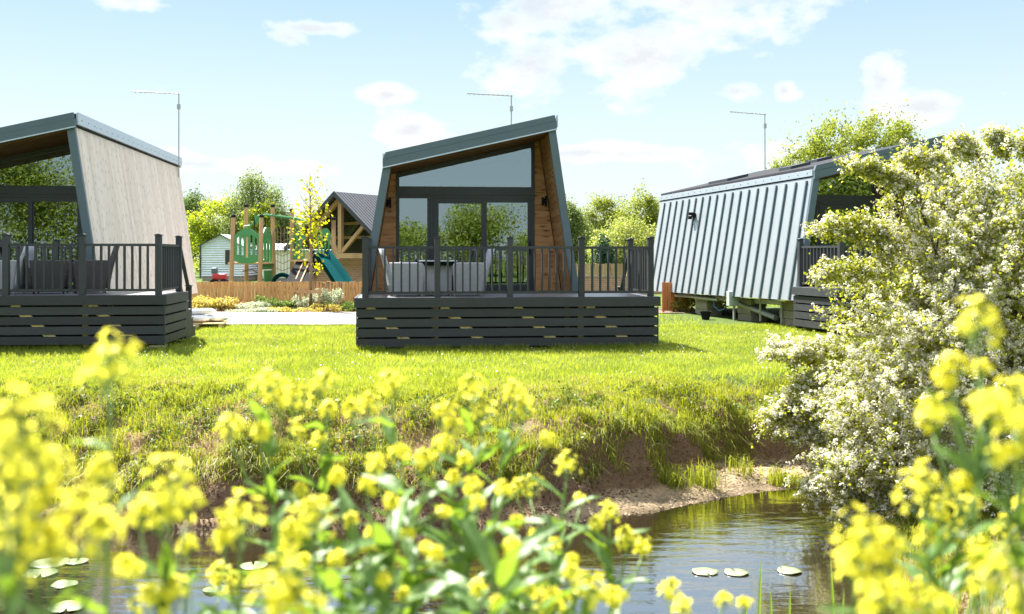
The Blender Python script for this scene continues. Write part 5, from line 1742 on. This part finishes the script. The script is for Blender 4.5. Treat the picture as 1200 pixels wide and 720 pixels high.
rape('low blurred rapeseed plant at the bottom edge below the lily pads', 1.2, [(325, 692, 38), (350, 705, 26)], 330, 7, 2, .08)
rape('low rapeseed plant at the bottom edge left of the big round head', 1.45, [(182, 705, 28), (150, 668, 15), (205, 690, 18)], 184, 8, 4, .09)
rape('small sharp rapeseed sprig standing over the water on the left', 2.2, [(220, 638, 13), (258, 678, 20), (275, 682, 14)], 244, 9, 4, .10)
# middle group, moderately blurred
rape('rapeseed plant whose head stands high left of the middle deck', 2.2, [(315, 452, 19), (330, 470, 16), (346, 466, 17), (270, 500, 17), (305, 508, 12)], 345, 10, 5, .12)
rape('rapeseed plant with a head just below the middle deck left corner', 2.3, [(380, 450, 17), (348, 505, 14), (385, 480, 10)], 392, 11, 5, .12)
rape('rapeseed plant with three pale heads below the middle deck', 2.4, [(460, 449, 16), (432, 474, 15), (412, 480, 12), (375, 515, 12)], 452, 12, 5, .13)
rape('tallest rapeseed plant of the middle clump, with paired heads below the middle deck', 2.4, [(553, 456, 19), (566, 485, 20), (522, 484, 17), (530, 500, 13)], 560, 13, 5, .13)
rape('rapeseed plant with two heads right of the tallest middle one', 2.5, [(602, 460, 15), (612, 478, 18), (640, 515, 9)], 596, 14, 5, .13)
rape('rapeseed plant with heads scattered low in the middle clump', 2.1, [(470, 530, 14), (440, 545, 12), (500, 540, 14), (520, 520, 12), (545, 540, 10), (555, 568, 12)], 500, 15, 7, .14)
rape('leafy rapeseed plant with few flowers in the lower middle', 1.9, [(460, 590, 9), (430, 570, 10), (395, 560, 9)], 440, 16, 8, .15)
rape('rapeseed plant with glossy leaves in the centre of the clump', 2.0, [(560, 590, 8), (520, 600, 8), (590, 575, 10)], 545, 17, 9, .16)
rape('rapeseed plant leaning right with a sharp head against the brown bank', 2.6, [(664, 545, 15), (622, 570, 16), (606, 572, 11), (680, 585, 8)], 600, 18, 6, .14)
rape('sharp rapeseed plant at the right of the clump, above the water', 2.5, [(714, 600, 12), (735, 632, 14), (752, 640, 12), (700, 615, 9)], 690, 19, 6, .13)
rape('rapeseed plant with yellow heads at the bottom centre', 1.9, [(690, 692, 24), (645, 705, 20), (668, 672, 9), (720, 700, 14)], 680, 20, 6, .12)
rape('small rapeseed sprig in the water corner at the bottom right of centre', 2.2, [(785, 692, 15), (848, 702, 9), (872, 708, 8), (800, 712, 12)], 800, 21, 3, .09)
rape('low leafy rapeseed plant filling the bottom of the clump', 1.8, [(600, 640, 9), (510, 650, 8)], 570, 22, 10, .16)
rape('low leafy rapeseed plant with pale leaves left of the bottom centre', 1.8, [(395, 655, 9), (430, 640, 8)], 410, 23, 10, .15)
for i, (lb, hx, hy, D_, rx) in enumerate([('leafy rapeseed plant with budding top at the left of the middle clump', 352, 575, 2.1, 360), ('leafy rapeseed plant with a small yellow tip under the middle deck', 412, 610, 2.0, 420), ('broad leaved rapeseed plant in the thick of the middle clump', 478, 625, 1.9, 482),
        ('leafy rapeseed plant with pale budding top in the middle clump', 532, 560, 2.2, 528), ('broad leaved rapeseed plant at the right side of the middle clump', 605, 612, 2.0, 600), ('leafy rapeseed plant at the right margin of the clump against the water', 648, 640, 2.1, 640),
        ('low broad leaved rapeseed plant at the bottom edge of the clump', 450, 680, 1.7, 450), ('low broad leaved rapeseed plant with blue green leaves at the bottom', 560, 690, 1.7, 560), ('short leafy rapeseed plant left of the bottom centre flowers', 620, 690, 1.8, 622), ('leafy rapeseed plant beside the round pale head', 335, 640, 1.9, 345)]):
    rape(lb, D_, [(hx, hy, 8), (hx + 22, hy + 16, 6)], rx, 60 + i, 9, .15, leaf_from=.66, leaf_to=.98)
# right-hand group
rape('tall blurred rapeseed plant before the blossoming bush, head highest on the right', 1.45, [(1146, 377, 30), (1116, 432, 20), (1094, 484, 24), (1165, 472, 17), (1150, 432, 8), (1110, 450, 8)], 1180, 24, 4, .10)
rape('blurred rapeseed plant with heads cut by the right edge', 1.25, [(1190, 470, 30), (1205, 505, 30), (1160, 480, 22), (1180, 535, 16)], 1200, 25, 3, .09)
rape('rapeseed plant with one large round head over the dark bush foot', 1.5, [(1086, 574, 34), (1130, 566, 12), (1160, 530, 10)], 1120, 26, 3, .10)
rape('rapeseed plant with a big head by the grassy mound', 1.35, [(1012, 632, 36), (1045, 640, 18), (1000, 660, 20)], 1030, 27, 3, .09)
rape('low rapeseed plant with dense heads in the bottom right', 1.3, [(1035, 678, 32), (1030, 708, 30), (1098, 712, 26), (1060, 700, 20)], 1050, 28, 4, .09)
rape('rapeseed plant with a broad head in the bottom right corner', 1.35, [(1170, 676, 34), (1195, 712, 28), (1150, 660, 16)], 1175, 29, 4, .10)
rape('sharper rapeseed plant behind the big right heads', 2.0, [(1100, 598, 18), (1135, 595, 17), (1175, 620, 16), (1085, 630, 14), (1120, 625, 16), (1150, 640, 15), (1200, 590, 14)], 1140, 30, 8, .12)
rape('small budding rapeseed plant at the far bottom right, dark leaves behind', 2.1, [(1095, 655, 10), (1125, 680, 12), (1080, 690, 12)], 1110, 31, 9, .13)

# a few upright leaf blades in the water
for i, (px, py0, py1, lean) in enumerate([(888, 722, 655, 4), (905, 722, 690, -2), (979, 722, 648, -6), (872, 722, 700, 3), (924, 722, 688, 2), (985, 722, 690, 4)]):
    D = 8.1
    p0 = at(px, py0, D); p1 = at(px + lean, py1, D)
    m_ = MB(); b0 = Vector((p0.x, D, ZW - .1)); w = .012
    pts = [b0.lerp(p1, s) for s in (0, .4, .75, 1)]
    vs = []; fs = []
    for k, p in enumerate(pts):
        ww = w * (1, .95, .7, .08)[k]
        vs += [tuple(p - b0 + Vector((-ww, 0, 0))), tuple(p - b0 + Vector((0, -ww * .5, 0))), tuple(p - b0 + Vector((ww, 0, 0)))]
        if k: fs += [(3 * k - 3, 3 * k - 2, 3 * k + 1, 3 * k), (3 * k - 2, 3 * k - 1, 3 * k + 2, 3 * k + 1)]
    m_.add(vs, fs)
    o = m_.build('reed', R_LEAF); o.location = b0
    tag(o, ['tallest of the green reed blades left of the corner bush', 'short green reed blade just right of the tallest one', 'tall green reed blade nearest the right hand flowers', 'stubby green reed blade left of the tallest one', 'middle green reed blade standing alone in the water', 'short green reed blade beside the right hand tall one'][i], 'reed', 'reed blades in the water')

# lily pads
PADM = m_plain('lily_pad', (.23, .28, .14), .25, 0, .25, 6, spec=.7)
pads = [(58, 661, 22, 'large pale lily pad at the left, topmost of its cluster'), (90, 659, 13, 'small pale lily pad right of the large one at left'), (48, 673, 19, 'pale lily pad below the large one at left'), (76, 686, 15, 'lowest pale lily pad of the left cluster'), (78, 713, 20, 'pale lily pad at the bottom edge on the left'), (252, 692, 14, 'lily pad between the blurred yellow heads'), (352, 666, 15, 'lily pad half hidden behind a yellow head'), (297, 664, 16, 'lily pad beside the sharp yellow sprig on the left'),
        (826, 671, 15, 'left one of three lily pads in the open water'), (863, 672, 14, 'middle one of three lily pads in the open water'), (925, 670, 14, 'right one of three lily pads in the open water'), (4, 620, 12, 'lily pad at the left photo edge by the bank')]
for i, (px, py, rp, lb) in enumerate(pads):
    D = 1200 * (CAMZ - ZW) / (py - 300)
    r = rp / 1200 * D; p = at(px, py, D)
    n = 28; a0 = rr.uniform(0, 6.28)
    vs = [(0, 0, .004)]; fs = []
    for k in range(n + 1):
        a = a0 + .12 + (2 * math.pi - .24) * k / n
        q = r * (1 + .03 * math.sin(5 * a + i))
        vs.append((q * .6 * math.cos(a), q * .6 * math.sin(a), .006 + .004 * math.sin(3 * a))); vs.append((q * math.cos(a), q * math.sin(a), .007 + .010 * max(0, math.sin(2 * a + i))))
    for k in range(n):
        b = 1 + 2 * k
        fs += [(0, b, b + 2), (b, b + 1, b + 3, b + 2)]
    m_ = MB(); m_.add(vs, fs); o = m_.build('lily_pad', PADM, smooth=True)
    o.location = (p.x, D, ZW + .003)
    sm = o.modifiers.new('s', 'SOLIDIFY'); sm.thickness = .004
    tag(o, lb, 'lily pad', 'lily pads on the stream')
